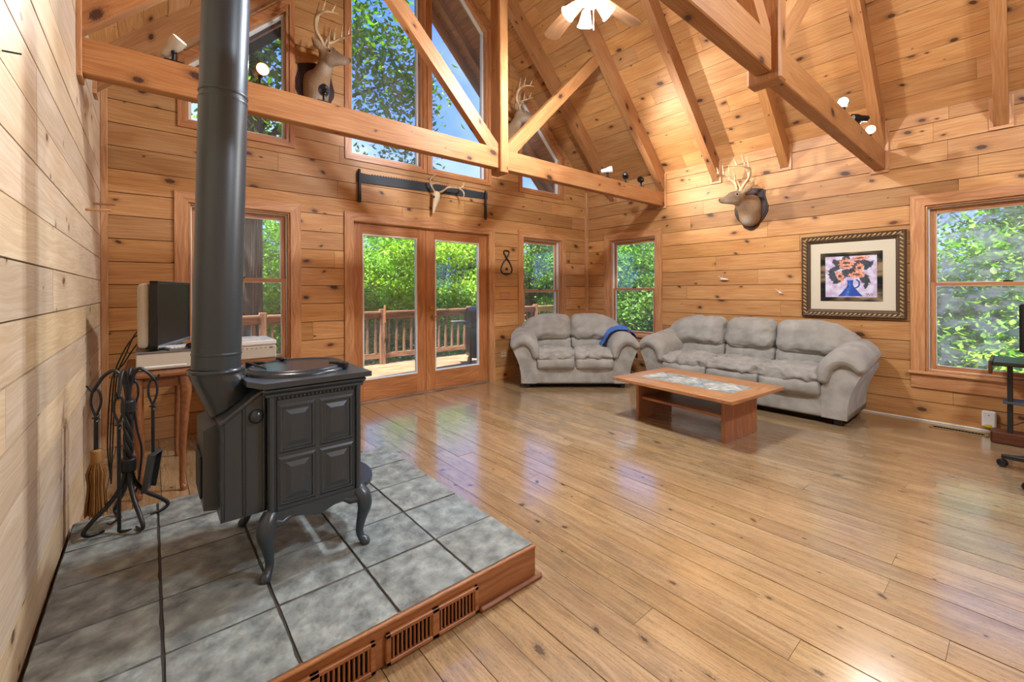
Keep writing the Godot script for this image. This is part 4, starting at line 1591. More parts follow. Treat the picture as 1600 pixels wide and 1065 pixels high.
func make_computer_corner() -> void:
	var t := thing("side_table", "small dark wooden table with curved legs holding the computer", "table", Vector3(0.055, 0, -3.96))
	var c := Color(0.42, 0.29, 0.21)
	pbox(t, "table_top", Vector3(-0.19, 0.76, -0.46), Vector3(0.21, 0.785, 0.44), M.oak, 2, 0.006, c)
	for s in [-1.0, 1.0]:
		pbox(t, "apron", Vector3(-0.13, 0.69, s * 0.385 - 0.01), Vector3(0.13, 0.76, s * 0.385 + 0.01), M.oak, 0, 0.002, c)
		pbox(t, "apron", Vector3(s * 0.125 - 0.01, 0.69, -0.38), Vector3(s * 0.125 + 0.01, 0.76, 0.38), M.oak, 2, 0.002, c)
		for z in [-0.36, 0.39]:
			var b := mb()
			b.col = c
			var o := signf(z)
			b.tube(smooth_path([Vector3(s * 0.115, 0.76, z), Vector3(s * 0.125, 0.66, z + o * 0.008), Vector3(s * 0.118, 0.5, z), Vector3(s * 0.107, 0.25, z - o * 0.008), Vector3(s * 0.103, 0.06, z), Vector3(s * 0.112, 0.02, z + o * 0.01), Vector3(s * 0.112, 0.0, z + o * 0.01)], 5), taper([0.03, 0.034, 0.026, 0.018, 0.014, 0.021, 0.018], 31), 10)
			part("leg", b, M.oak, t)
	# flat beige computer case with a keyboard on it
	t = thing("computer_case", "flat beige desktop computer case under the monitor", "computer", Vector3(0.09, 0.785, -3.88))
	var b := mb()
	b.box(Vector3(-0.16, 0.006, -0.22), Vector3(0.18, 0.115, 0.22), 0.006)
	part("case", b, M.beige_plastic, t)
	b = mb()
	b.box(Vector3(-0.165, 0.115, -0.225), Vector3(0.185, 0.124, 0.226), 0.003)
	part("case_lid", b, M.grey_plastic, t)
	b = mb()
	b.box(Vector3(-0.12, 0.02, 0.218), Vector3(0.1, 0.032, 0.2235), 0.002)
	part("drive_slot", b, M.white_plastic, t)
	b = mb()
	for s in [-1.0, 1.0]:
		b.box(Vector3(s * 0.13 - 0.02, 0.0, -0.2), Vector3(s * 0.13 + 0.02, 0.006, 0.2), 0.001)
	part("rubber_feet", b, M.black_plastic, t)
	var kb := thing("keyboard", "slim grey keyboard lying on the computer case", "keyboard", Vector3(0.17, 0.909, -3.78), 0.25)
	b = mb()
	b.box(Vector3(-0.10, 0.0, -0.1), Vector3(0.09, 0.014, 0.1), 0.003)
	part("tray", b, M.grey_plastic, kb)
	b = mb()
	for i in 8:
		for j in 9:
			b.box(Vector3(-0.088 + i * 0.0215, 0.013, -0.09 + j * 0.0205), Vector3(-0.071 + i * 0.0215, 0.019, -0.074 + j * 0.0205), 0.002)
	part("keys", b, M.white_plastic, kb).set_meta("kind", "stuff")
	var ms := thing("computer_mouse", "small black computer mouse beside the keyboard", "mouse", Vector3(0.215, 0.928, -3.70))
	b = mb()
	b.ball(Vector3(0, 0.004, 0), Vector3(0.03, 0.018, 0.045), 14)
	part("shell", b, M.black_plastic, ms)
	# monitor
	var a := Vector3(0.04, 0, -3.66)
	var e := Vector3(0.245, 0, -4.27)
	var dir := (e - a).normalized()
	t = thing("computer_monitor", "black-framed computer monitor with beige back beside the stove pipe", "monitor", Vector3(a.x, 0.909, a.z))
	t.transform = Transform3D(Basis(dir, Vector3.UP, dir.cross(Vector3.UP)), Vector3(a.x, 0.909, a.z))
	var w := (e - a).length()
	var h := 0.465
	b = mb()
	for q in [[0.0, 0.012, 0.02, h], [w - 0.02, 0.012, w, h], [0.0, 0.012, w, 0.04], [0.0, h - 0.018, w, h]]:
		b.box(Vector3(q[0], q[1], -0.045), Vector3(q[2], q[3], 0.0), 0.003)
	part("bezel", b, M.black_plastic, t)
	b = mb()
	b.box(Vector3(0.002, 0.013, -0.004), Vector3(w - 0.002, 0.038, 0.0015), 0.001)
	part("chin", b, M.chrome, t)
	b = mb()
	b.box(Vector3(0.018, 0.038, -0.03), Vector3(w - 0.018, h - 0.016, -0.004), 0.0)
	part("screen", b, M.screen, t)
	b = mb()
	pillow(b, Vector3(w / 2, 0.235, -0.085), Vector3(w / 2 - 0.005, 0.215, 0.035), 0.03, Vector3(0, 0, 0.008), 12)
	part("back_shell", b, M.beige_plastic, t)
	b = mb()
	b.box(Vector3(w / 2 - 0.12, 0.0, -0.14), Vector3(w / 2 + 0.12, 0.014, 0.01), 0.004)
	b.box(Vector3(w / 2 - 0.04, 0.01, -0.07), Vector3(w / 2 + 0.04, 0.05, -0.02), 0.004)
	part("stand", b, M.black_plastic, t)
	# cables behind the monitor down to the floor
	var starts := [Vector3(0.0, 1.06, -3.86), Vector3(-0.02, 1.02, -3.88), Vector3(0.01, 0.99, -3.85)]
	for k in 3:
		b = mb()
		var s: Vector3 = starts[k]
		b.tube(smooth_path([s, s + Vector3(-0.07, -0.03, 0.03), s + Vector3(-0.12 - k * 0.012, -0.16, 0.05), Vector3(-0.17 - k * 0.012, 0.72, -3.84), Vector3(-0.19 - k * 0.012, 0.3, -3.85), Vector3(-0.2, 0.03, -3.9)], 6), 0.004, 6)
		tag(part("power_cable", b, M.black_plastic, self), ["black cable leaving the monitor back highest", "black cable drooping lowest into the corner behind the monitor", "black cable leaving the monitor back lowest"][k], "cable", "cables behind the monitor")
	# printer on its stand, behind the stove
	var st := thing("printer_stand", "plain wooden stand under the printer behind the stove", "stand", Vector3(0.69, 0, -4.42))
	pbox(st, "stand_top", Vector3(-0.22, 0.70, -0.25), Vector3(0.2, 0.725, 0.25), M.oak, 0, 0.004, c)
	for s in [-1.0, 1.0]:
		pbox(st, "side_panel", Vector3(s * 0.185 - 0.01, 0.0, -0.23), Vector3(s * 0.185 + 0.01, 0.70, 0.23), M.oak, 1, 0.002, c)
	pbox(st, "stand_shelf", Vector3(-0.175, 0.3, -0.22), Vector3(0.175, 0.32, 0.22), M.oak, 0, 0.002, c)
	t = thing("printer", "pale beige printer in front of the window behind the stove", "printer", Vector3(0.69, 0.725, -4.42))
	b = mb()
	b.box(Vector3(-0.21, 0.0, -0.2), Vector3(0.155, 0.115, 0.22), 0.012)
	part("body", b, M.beige_plastic, t)
	b = mb()
	b.box(Vector3(-0.212, 0.115, -0.2), Vector3(0.157, 0.16, 0.224), 0.012)
	b.box(Vector3(-0.15, 0.158, -0.15), Vector3(0.06, 0.168, 0.1), 0.004)
	part("scanner_lid", b, M.white_plastic, t)
	b = mb()
	for k in 6:
		b.ball(Vector3(-0.1 + k * 0.034, 0.095, 0.219), Vector3(0.006, 0.006, 0.003), 8)
	b.box(Vector3(0.1, 0.088, 0.2185), Vector3(0.125, 0.102, 0.222), 0.001)
	part("buttons", b, M.grey_plastic, t)


func make_desk() -> void:
	# only the end of this desk is in the frame
	var t := thing("desk", "dark computer desk at the big misted window", "desk", Vector3(5.5, 0, 0.29))
	pbox(t, "desk_top", Vector3(-0.2, 0.67, -0.455), Vector3(0.3, 0.70, 0.46), M.dark_desk, 2, 0.006)
	pbox(t, "desk_edge", Vector3(-0.2, 0.60, -0.475), Vector3(0.3, 0.707, -0.455), M.desk_side, 0, 0.005)
	for z in [-0.36, 0.36]:
		pbox(t, "side_panel", Vector3(-0.05, 0.1, z - 0.016), Vector3(0.1, 0.67, z + 0.016), M.dark_desk, 1, 0.003)
		pbox(t, "foot", Vector3(-0.06, 0.0, z - 0.11), Vector3(0.1, 0.1, z + 0.09), M.desk_side, 2, 0.012)
	pbox(t, "lower_shelf", Vector3(-0.1, 0.35, -0.40), Vector3(0.12, 0.365, 0.40), M.grey_iron, 2, 0.004)
	var m := thing("desk_monitor", "thin dark flat monitor standing on the dark desk", "monitor", Vector3(5.62, 0.70, 0.42), deg_to_rad(-90))
	var b := mb()
	b.box(Vector3(-0.44, 0.06, -0.02), Vector3(0.3, 0.47, 0.02), 0.012)
	part("bezel", b, M.black_plastic, m)
	b = mb()
	b.box(Vector3(-0.42, 0.085, 0.0195), Vector3(0.28, 0.45, 0.0215), 0.0)
	part("screen", b, M.screen, m)
	b = mb()
	b.box(Vector3(-0.12, 0.0, -0.1), Vector3(0.12, 0.012, 0.1), 0.004)
	b.box(Vector3(-0.025, 0.01, -0.02), Vector3(0.025, 0.1, 0.0), 0.004)
	part("stand", b, M.black_plastic, m)
	# office chair, of which one base spoke reaches into the frame
	t = thing("office_chair", "black office chair on casters before the dark desk", "chair", Vector3(4.62, 0, 0.29), 0.0)
	for k in 5:
		var a := deg_to_rad(140.0) + TAU * k / 5
		var d := Vector3(cos(a), 0, -sin(a))
		b = mb()
		b.tube([Vector3(0, 0.12, 0), d * 0.2 + Vector3(0, 0.1, 0), d * 0.42 + Vector3(0, 0.075, 0)], [0.03, 0.024, 0.016], 8)
		part("base_spoke", b, M.black_plastic, t)
		b = mb(Transform3D(Basis(Vector3.UP, a) * Basis(Vector3.RIGHT, PI / 2), d * 0.42 + Vector3(0, 0.028, 0)))
		b.lathe([[0.0, -0.02], [0.024, -0.02], [0.028, -0.012], [0.028, 0.012], [0.024, 0.02], [0.0, 0.02]], 14)
		part("caster", b, M.black_plastic, t)
	b = mb()
	b.tube([Vector3(0, 0.1, 0), Vector3(0, 0.44, 0)], 0.028, 12)
	part("gas_column", b, M.black_metal, t)
	b = mb()
	pillow(b, Vector3(0.02, 0.48, 0), Vector3(0.22, 0.045, 0.22), 0.04, Vector3(0, 0.012, 0), 12)
	part("seat", b, M.black_plastic, t)
	b = mb()
	pillow(b, Vector3(-0.2, 0.78, 0), Vector3(0.04, 0.24, 0.2), 0.035, Vector3(0.012, 0, 0), 12)
	b.tube([Vector3(-0.1, 0.45, 0), Vector3(-0.24, 0.5, 0), Vector3(-0.25, 0.7, 0)], 0.018, 8)
	part("backrest", b, M.black_plastic, t)


# ---------------------------------------------------------------- smooth bodies from bones

func bone(p: Vector3, q: Array) -> float:
	# distance to a tapered capsule: [from, to, radius, radius]
	var pa: Vector3 = p - q[0]
	var ba: Vector3 = q[1] - q[0]
	var t := clampf(pa.dot(ba) / maxf(ba.dot(ba), 1e-9), 0.0, 1.0)
	return (pa - ba * t).length() - lerpf(q[2], q[3], t)


func field(p: Vector3, bones: Array, k: float) -> float:
	var d := 1.0
	for q in bones:
		var e := bone(p, q)
		var hh := clampf(0.5 + 0.5 * (d - e) / k, 0.0, 1.0)
		d = lerpf(d, e, hh) - k * hh * (1.0 - hh)
	return d


# surface nets: a vertex in each cell that the surface crosses, a quad round each crossed edge
func nets(bones: Array, lo: Vector3, hi: Vector3, cell: float, k: float, patches: Array, base_col: Color) -> MB:
	var n := Vector3i(((hi - lo) / cell).ceil())
	var nx := n.x + 1
	var ny := n.y + 1
	var nz := n.z + 1
	var v := PackedFloat32Array()
	v.resize(nx * ny * nz)
	for z in nz:
		for y in ny:
			for x in nx:
				v[(z * ny + y) * nx + x] = field(lo + Vector3(x, y, z) * cell, bones, k)
	var at := {}
	var b := mb()
	for z in nz - 1:
		for y in ny - 1:
			for x in nx - 1:
				var i0 := (z * ny + y) * nx + x
				var acc := Vector3.ZERO
				var cnt := 0
				var corner := [v[i0], v[i0 + 1], v[i0 + nx], v[i0 + nx + 1], v[i0 + nx * ny], v[i0 + nx * ny + 1], v[i0 + nx * ny + nx], v[i0 + nx * ny + nx + 1]]
				var neg := 0
				for c in corner:
					if c < 0:
						neg += 1
				if neg == 0 or neg == 8:
					continue
				for e in [[0, 1], [2, 3], [4, 5], [6, 7], [0, 2], [1, 3], [4, 6], [5, 7], [0, 4], [1, 5], [2, 6], [3, 7]]:
					var a: float = corner[e[0]]
					var c: float = corner[e[1]]
					if (a < 0) != (c < 0):
						var t := a / (a - c)
						var pa := Vector3(e[0] & 1, (e[0] >> 1) & 1, e[0] >> 2)
						var pc := Vector3(e[1] & 1, (e[1] >> 1) & 1, e[1] >> 2)
						acc += pa.lerp(pc, t)
						cnt += 1
				var p := lo + (Vector3(x, y, z) + acc / cnt) * cell
				var g := Vector3(field(p + Vector3(0.004, 0, 0), bones, k) - field(p - Vector3(0.004, 0, 0), bones, k), field(p + Vector3(0, 0.004, 0), bones, k) - field(p - Vector3(0, 0.004, 0), bones, k), field(p + Vector3(0, 0, 0.004), bones, k) - field(p - Vector3(0, 0, 0.004), bones, k)).normalized()
				var col := base_col
				for q in patches:
					var w := clampf(1.4 - (p - q[0]).length() / q[1] * 1.4, 0.0, 1.0)
					col = col.lerp(q[2], w)
				b.col = col
				at[Vector3i(x, y, z)] = b.vert(p, g, Vector2(p.x, p.y))
	for key in at.keys():
		var x: int = key.x
		var y: int = key.y
		var z: int = key.z
		var i0 := (z * ny + y) * nx + x
		var steps := [[1, Vector3i(0, -1, 0), Vector3i(0, 0, -1)], [nx, Vector3i(0, 0, -1), Vector3i(-1, 0, 0)], [nx * ny, Vector3i(-1, 0, 0), Vector3i(0, -1, 0)]]
		for s in steps:
			var k1: Vector3i = key + s[1]
			var k2: Vector3i = key + s[2]
			var k3: Vector3i = key + s[1] + s[2]
			var a: float = v[i0]
			var c: float = v[i0 + s[0]]
			if (a < 0) == (c < 0) or not (at.has(k1) and at.has(k2) and at.has(k3)):
				continue
			var q := [at[key], at[k1], at[k3], at[k2]]
			if a < 0:
				q.reverse()
			b.I.append_array(PackedInt32Array([q[0], q[1], q[2], q[0], q[2], q[3]]))
	return b


# one antler: main beam that sweeps out and forward, with upright tines
func antler(b: MB, root: Vector3, s: float, fwd: Vector3, side: Vector3, size := 1.0) -> void:
	var u := Vector3.UP * size
	var f := fwd * size
	var o := side * s * size
	var beam := [root, root + u * 0.05 + o * 0.03 - f * 0.02, root + u * 0.13 + o * 0.10 - f * 0.04, root + u * 0.20 + o * 0.165 + f * 0.0, root + u * 0.235 + o * 0.17 + f * 0.09, root + u * 0.24 + o * 0.125 + f * 0.18]
	var sp := smooth_path(beam, 5)
	b.tube(sp, taper([0.021 * size, 0.018 * size, 0.016 * size, 0.014 * size, 0.011 * size, 0.003], sp.size()), 8)
	for q in [[0.1, 0.02, 0.10, 0.0], [0.4, 0.0, 0.15, 0.02], [0.58, 0.02, 0.16, 0.0], [0.74, 0.0, 0.13, 0.01], [0.88, 0.0, 0.08, 0.01]]:
		var p: Vector3 = sp[int(q[0] * (sp.size() - 1))]
		var tp := smooth_path([p, p + u * q[2] * 0.5 + f * 0.012 - o * 0.01, p + u * q[2] + f * 0.03 - o * 0.015], 4)
		b.tube(tp, taper([0.012 * size, 0.009 * size, 0.002], tp.size()), 7)


func deer_mount(called: String, label: String, wall: Transform3D, at: Vector2, turn: float, mirror: bool, src: Node3D = null, plaque := true) -> Node3D:
	# local axes: z away from the wall, y up
	var t: Node3D
	if src:
		t = copy(src, label, Vector3.ZERO, 0.0, "mounted deer heads")
		t.transform = wall * Transform3D(Basis(), Vector3(at.x, at.y, 0))
		return t
	t = thing(called, label, "deer mount", Vector3.ZERO, 0.0, "mounted deer heads")
	t.transform = wall * Transform3D(Basis(), Vector3(at.x, at.y, 0))
	var s := -1.0 if mirror else 1.0
	var d := Vector3(-sin(turn) * s, -0.18, cos(turn)).normalized()
	var flat := Vector3(d.x, 0, d.z).normalized()
	var side := Vector3.UP.cross(flat)
	var hd := Vector3(-0.05 * s, 0.22 if mirror else 0.10, 0.29)
	var bones := [[Vector3(0, -0.13, 0.03), Vector3(0, 0.02, 0.04), 0.125, 0.125], [Vector3(0, -0.05, 0.08), hd + Vector3(0, -0.05, -0.05), 0.112, 0.07], [hd - d * 0.02 + Vector3(0, 0.005, 0), hd + d * 0.06, 0.068, 0.062], [hd + d * 0.05 + Vector3(0, -0.012, 0), hd + d * 0.215 + Vector3(0, -0.012, 0), 0.056, 0.030], [hd + d * 0.03 + Vector3(0, -0.045, 0), hd + d * 0.17 + Vector3(0, -0.033, 0), 0.036, 0.024]]
	for e in [-1.0, 1.0]:
		var root: Vector3 = hd + side * e * 0.055 - flat * 0.045 + Vector3(0, 0.04, 0)
		var tip: Vector3 = root + side * e * 0.125 + Vector3(0, 0.055, 0) - flat * 0.04
		bones.append([root, root.lerp(tip, 0.45), 0.017, 0.029])
		bones.append([root.lerp(tip, 0.45), tip, 0.029, 0.006])
	var white := Color(0.62, 0.55, 0.45)
	var dark := Color(0.11, 0.075, 0.05)
	var patches := [[hd + d * 0.10 + Vector3(0, 0.04, 0), 0.11, dark * 1.6], [hd + d * 0.02 + Vector3(0, -0.15, 0.05), 0.13, white], [hd + d * 0.16 + Vector3(0, -0.06, 0), 0.07, white], [Vector3(0, -0.24, 0.16), 0.12, white * 0.85], [hd + d * 0.247 + Vector3(0, -0.002, 0), 0.036, Color(0.02, 0.018, 0.016)]]
	for e in [-1.0, 1.0]:
		patches.append([hd + side * e * 0.062 + d * 0.045 + Vector3(0, 0.018, 0), 0.028, white * 0.8])
	var b := nets(bones, Vector3(-0.30, -0.29, -0.0), Vector3(0.30, 0.40, 0.56), 0.0125, 0.05, patches, Color(0.36, 0.225, 0.125))
	part("head_and_neck", b, M.hide, t)
	for e in [-1.0, 1.0]:
		b = mb()
		b.ball(hd + side * e * 0.060 + d * 0.045 + Vector3(0, 0.018, 0), Vector3(0.0145, 0.0145, 0.0145), 12)
		part("eye", b, M.eye, t)
		b = mb()
		antler(b, hd + side * e * 0.03 + Vector3(0, 0.058, 0) - flat * 0.015, e, flat, side, 1.1)
		part("antler", b, M.antler, t)
	# shield-shaped plaque
	b = mb()
	var pl := PackedVector2Array()
	for q in [[0.0, 0.27], [0.06, 0.255], [0.12, 0.235], [0.17, 0.215], [0.165, 0.16], [0.18, 0.09], [0.2, 0.02], [0.195, -0.05], [0.16, -0.12], [0.11, -0.18], [0.08, -0.235], [0.03, -0.265], [0.0, -0.27]]:
		pl.append(Vector2(q[0], q[1] - 0.03))
	for k in range(pl.size() - 2, 0, -1):
		pl.append(Vector2(-pl[k].x, pl[k].y))
	b.prism(pl, 0.0, 0.016)
	b.prism(inset(pl, 0.018) if not Geometry2D.is_polygon_clockwise(pl) else inset(pl, -0.018), 0.016, 0.026)
	part("plaque", b, M.plaque, t)
	return t


# ---------------------------------------------------------------- pictures and hangings

func picture_tex() -> ImageTexture:
	# a loose bouquet of peach flowers in a blue jug on a pale ground
	var w := 256
	var im := Image.create(w, 256, false, Image.FORMAT_RGB8)
	var n := FastNoiseLite.new()
	n.seed = 6
	n.frequency = 0.02
	n.fractal_octaves = 4
	for y in 256:
		for x in w:
			var v := n.get_noise_2d(x, y)
			im.set_pixel(x, y, Color(0.80, 0.80, 0.86).lerp(Color(0.72, 0.62, 0.74), clampf(0.45 + v * 1.4, 0, 1)))
	var leaves := [[70, 50, 44, 18, 0.7], [50, 78, 40, 14, -0.5], [95, 40, 30, 22, 0.2], [185, 40, 52, 20, 0.5], [215, 62, 34, 14, -0.9], [40, 125, 40, 20, 1.2], [70, 150, 34, 13, -0.6], [195, 140, 44, 20, 1.1], [178, 120, 40, 16, 0.3], [120, 105, 40, 26, 0.0], [108, 12, 20, 16, 0.0], [150, 70, 30, 30, 0.4], [205, 175, 10, 30, 0.2]]
	for q in leaves:
		blot(im, q[0], q[1], q[2], q[3], q[4], Color(0.16, 0.19, 0.22), 3, n)
	var blooms := [[108, 44, 38, 28, 0.0], [175, 16, 40, 13, -0.05], [172, 78, 20, 30, 0.15], [75, 125, 18, 34, -0.35], [160, 118, 40, 18, 0.05], [108, 64, 34, 14, 0.0]]
	for q in blooms:
		blot(im, q[0], q[1], q[2], q[3], q[4], Color(0.89, 0.58, 0.45), 5, n)
		blot(im, q[0], q[1] - 2, q[2] * 0.5, q[3] * 0.3, q[4], Color(0.30, 0.22, 0.22), 2, n)
	# jug: neck, body flare, handle
	for y in range(150, 250):
		var u := (y - 150) / 100.0
		var half := 17.0 - 6.0 * sin(clampf(u * 1.7, 0, 1) * PI) + 46.0 * pow(u, 2.2)
		for x in range(int(128 - half), int(128 + half)):
			var e := (x - 128) / half
			im.set_pixel(x, y, Color(0.10, 0.27, 0.62).lerp(Color(0.45, 0.62, 0.88), clampf(0.4 - absf(e + 0.3) + n.get_noise_2d(x * 2, y * 2) * 0.5, 0, 1)))
	for k in 60:
		var a := lerpf(-1.2, 1.5, k / 59.0)
		blot(im, 150 + cos(a) * 22, 172 + sin(a) * 26, 4, 4, 0.0, Color(0.12, 0.26, 0.58), 0, n)
	for k in 26:
		blot(im, 205 + (k * 7) % 32, 232 + (k * 5) % 14, 2.5, 1.6, k * 0.7, Color(0.42, 0.36, 0.45), 0, n)
	return ImageTexture.create_from_image(im)


func blot(im: Image, cx: float, cy: float, rx: float, ry: float, a: float, c: Color, ragged: float, n: FastNoiseLite) -> void:
	var r := int(maxf(rx, ry)) + 6
	for y in range(maxi(0, int(cy) - r), mini(256, int(cy) + r)):
		for x in range(maxi(0, int(cx) - r), mini(256, int(cx) + r)):
			var d := Vector2(x - cx, y - cy).rotated(-a)
			var e := sqrt(pow(d.x / rx, 2) + pow(d.y / ry, 2)) + n.get_noise_2d(x * 3.0, y * 3.0) * ragged * 0.12
			if e < 1.0:
				var v := 1.0 + n.get_noise_2d(x * 4.0 + 50, y * 2.0) * 0.35
				im.set_pixel(x, y, im.get_pixel(x, y).lerp(Color(c.r * v, c.g * v, c.b * v), 0.9))


func make_picture() -> void:
	var t := thing("framed_picture", "flower painting in a carved gilt frame above the sofa", "picture", Vector3.ZERO)
	t.transform = RIGHT * Transform3D(Basis(), Vector3(-1.206, 1.449, 0.0))
	var h := 0.455
	var w := 0.085
	var b := mb()
	# moulded frame: profile swept round the square
	var prof := [[0.0, 0.004], [0.0, 0.034], [0.014, 0.046], [0.03, 0.040], [0.055, 0.040], [0.062, 0.030], [0.074, 0.026], [0.085, 0.016], [0.085, 0.004]]
	var corners := [Vector2(-1, -1), Vector2(1, -1), Vector2(1, 1), Vector2(-1, 1)]
	for k in 4:
		var c0: Vector2 = corners[k]
		var c1: Vector2 = corners[(k + 1) % 4]
		for i in prof.size() - 1:
			var p: Array = prof[i]
			var q: Array = prof[i + 1]
			b.poly([Vector3(c0.x * (h - p[0]), c0.y * (h - p[0]), p[1]), Vector3(c1.x * (h - p[0]), c1.y * (h - p[0]), p[1]), Vector3(c1.x * (h - q[0]), c1.y * (h - q[0]), q[1]), Vector3(c0.x * (h - q[0]), c0.y * (h - q[0]), q[1])])
	part("frame", b, M.gilt_dark, t)
	# carved rope of slanting leaves
	b = mb()
	for k in 4:
		var along := Vector3(1, 0, 0).rotated(Vector3.BACK, k * PI / 2)
		var out := Vector3(0, -1, 0).rotated(Vector3.BACK, k * PI / 2)
		var m := 21
		for i in m:
			var u := (i + 0.5) / m * 2.0 - 1.0
			var c := along * u * (h - 0.03) + out * (h - 0.034) + Vector3(0, 0, 0.042)
			b.xf = Transform3D(Basis(along, -out, Vector3.BACK) * Basis(Vector3.BACK, 0.75), c)
			var v := 0.8 + 0.4 * float(i % 2)
			b.col = Color(v, v, v)
			b.ball(Vector3.ZERO, Vector3(0.026, 0.0105, 0.011), 8)
	part("carved_leaves", b, M.gilt, t)
	pbox(t, "mat_board", Vector3(-h + w, -h + w, 0.004), Vector3(h - w, h - w, 0.012), M.mat_board, 0, 0.0)
	pbox(t, "inner_mat", Vector3(-0.275, -0.278, 0.011), Vector3(0.268, 0.256, 0.015), M.mat_inner, 0, 0.0)
	b = mb()
	b.poly([Vector3(-0.228, -0.234, 0.0165), Vector3(0.222, -0.234, 0.0165), Vector3(0.222, 0.214, 0.0165), Vector3(-0.228, 0.214, 0.0165)], [Vector2(0, 1), Vector2(1, 1), Vector2(1, 0), Vector2(0, 0)])
	part("painting", b, mat("painting", Color(1, 1, 1), 0.6, 0.0, picture_tex()), t)


func make_wall_things() -> void:
	var d := deer_mount("deer_mount", "deer head on dark plaque above the sofa, looking towards the corner", RIGHT, Vector2(-2.22, 2.355), 0.62, false)
	d = deer_mount("deer_mount", "deer head between the gable windows above the saw blade", BACK, Vector2(1.37, 3.52), 0.85, true)
	deer_mount("deer_mount", "deer head half hidden behind the truss brace over the loveseat", BACK, Vector2(4.03, 3.6), 0.85, true, d)
	make_picture()
	# bleached skull with antlers over the door
	var t := thing("deer_skull", "bleached deer skull with antlers hung over the saw blade", "skull", Vector3.ZERO)
	t.transform = BACK * Transform3D(Basis(), Vector3(2.80, 2.5, 0.03))
	var b := mb()
	var sp := [Vector3(0.02, 0.075, 0.02), Vector3(0.018, 0.05, 0.04), Vector3(0.014, 0.0, 0.05), Vector3(0.0, -0.06, 0.05), Vector3(-0.015, -0.13, 0.045), Vector3(-0.025, -0.205, 0.035)]
	b.tube(smooth_path(sp, 4), taper([0.02, 0.048, 0.052, 0.038, 0.026, 0.012], 21), 14, true, 0.8)
	part("skull", b, M.bone, t)
	for s in [-1.0, 1.0]:
		b = mb()
		b.ball(Vector3(0.012 + s * 0.042, 0.0, 0.068), Vector3(0.014, 0.018, 0.012), 10)
		part("eye_socket", b, M.plaque, t)
	b = mb()
	for path in [[[Vector3(0.0, 0.06, 0.04), Vector3(-0.05, 0.11, 0.06), Vector3(-0.10, 0.18, 0.09), Vector3(-0.09, 0.23, 0.13), Vector3(-0.04, 0.27, 0.15)], 0.0135], [[Vector3(-0.08, 0.14, 0.07), Vector3(-0.04, 0.16, 0.1), Vector3(0.02, 0.17, 0.12)], 0.009]]:
		var q := smooth_path(path[0], 5)
		b.tube(q, taper([path[1], path[1] * 0.9, path[1] * 0.75, 0.003], q.size()), 8)
	part("antler", b, M.antler, t)
	b = mb()
	for path in [[[Vector3(0.035, 0.06, 0.04), Vector3(0.10, 0.09, 0.06), Vector3(0.16, 0.14, 0.09), Vector3(0.26, 0.15, 0.1), Vector3(0.33, 0.15, 0.11)], 0.0135], [[Vector3(0.32, 0.15, 0.11), Vector3(0.37, 0.18, 0.12), Vector3(0.385, 0.235, 0.13)], 0.011], [[Vector3(0.32, 0.15, 0.11), Vector3(0.37, 0.12, 0.12), Vector3(0.385, 0.075, 0.13), Vector3(0.37, 0.03, 0.13)], 0.011]]:
		var q := smooth_path(path[0], 5)
		b.tube(q, taper([path[1], path[1] * 0.95, path[1] * 0.8, 0.004], q.size()), 8)
	part("antler", b, M.antler, t)
	# two-man crosscut saw
	t = thing("crosscut_saw", "long black two-man saw blade mounted above the double doors", "saw", Vector3.ZERO)
	t.transform = BACK
	b = mb()
	var pl := PackedVector2Array([Vector2(1.81, 2.55), Vector2(3.68, 2.60), Vector2(3.68, 2.70)])
	var n := 96
	for k in range(n, -1, -1):
		var x := lerpf(1.98, 3.6, float(k) / n)
		var top := 2.665 + 0.03 * (x - 1.8) / 1.9 + 0.012 * sin((x - 1.8) / 1.9 * PI)
		pl.append(Vector2(x, top - (0.013 if k % 2 == 0 else 0.0)))
	pl.append(Vector2(1.81, 2.665))
	b.prism(pl, 0.012, 0.016)
	part("blade", b, M.saw_steel, t)
	for q in [[1.84, 2.32, 2.70], [3.64, 2.31, 2.71]]:
		b = mb()
		b.tube([Vector3(q[0], q[1], 0.028), Vector3(q[0], q[1] + 0.02, 0.028), Vector3(q[0], q[1] + 0.2, 0.028), Vector3(q[0], q[2], 0.028)], [0.017, 0.021, 0.018, 0.016], 10)
		part("handle", b, M.black_iron, t)
	# iron bow ornament
	t = thing("iron_hook", "black wrought-iron loop ornament beside the double doors", "ornament", Vector3.ZERO)
	t.transform = BACK * Transform3D(Basis(), Vector3(4.03, 1.72, 0.012))
	b = mb()
	b.tube(smooth_path([Vector3(-0.01, -0.175, 0), Vector3(-0.07, -0.165, 0), Vector3(-0.105, -0.11, 0), Vector3(-0.07, -0.02, 0), Vector3(0.0, 0.06, 0), Vector3(0.05, 0.14, 0), Vector3(0.03, 0.17, 0), Vector3(-0.03, 0.17, 0), Vector3(-0.05, 0.14, 0), Vector3(0.0, 0.06, 0.01), Vector3(0.07, -0.02, 0), Vector3(0.105, -0.11, 0), Vector3(0.07, -0.165, 0), Vector3(0.01, -0.175, 0)], 6), 0.010, 8)
	part("iron_bar", b, M.black_iron, t)
	b = mb()
	b.ball(Vector3(0.0, -0.10, 0.005), Vector3(0.022, 0.022, 0.017), 12)
	part("knob", b, M.black_iron, t)
	# switch plate and outlets
	t = thing("switch_plate", "three-gang wooden switch plate beside the double doors", "switch", Vector3.ZERO)
	t.transform = BACK * Transform3D(Basis(), Vector3(4.014, 1.233, 0))
	pbox(t, "plate", Vector3(-0.1, -0.058, 0), Vector3(0.1, 0.058, 0.008), M.trim_pine, 0, 0.004, Color(1.1, 0.9, 0.72))
	for k in 3:
		pbox(t, "toggle", Vector3(-0.062 + k * 0.055, -0.012, 0.006), Vector3(-0.048 + k * 0.055, 0.014, 0.018), M.beige_plastic)
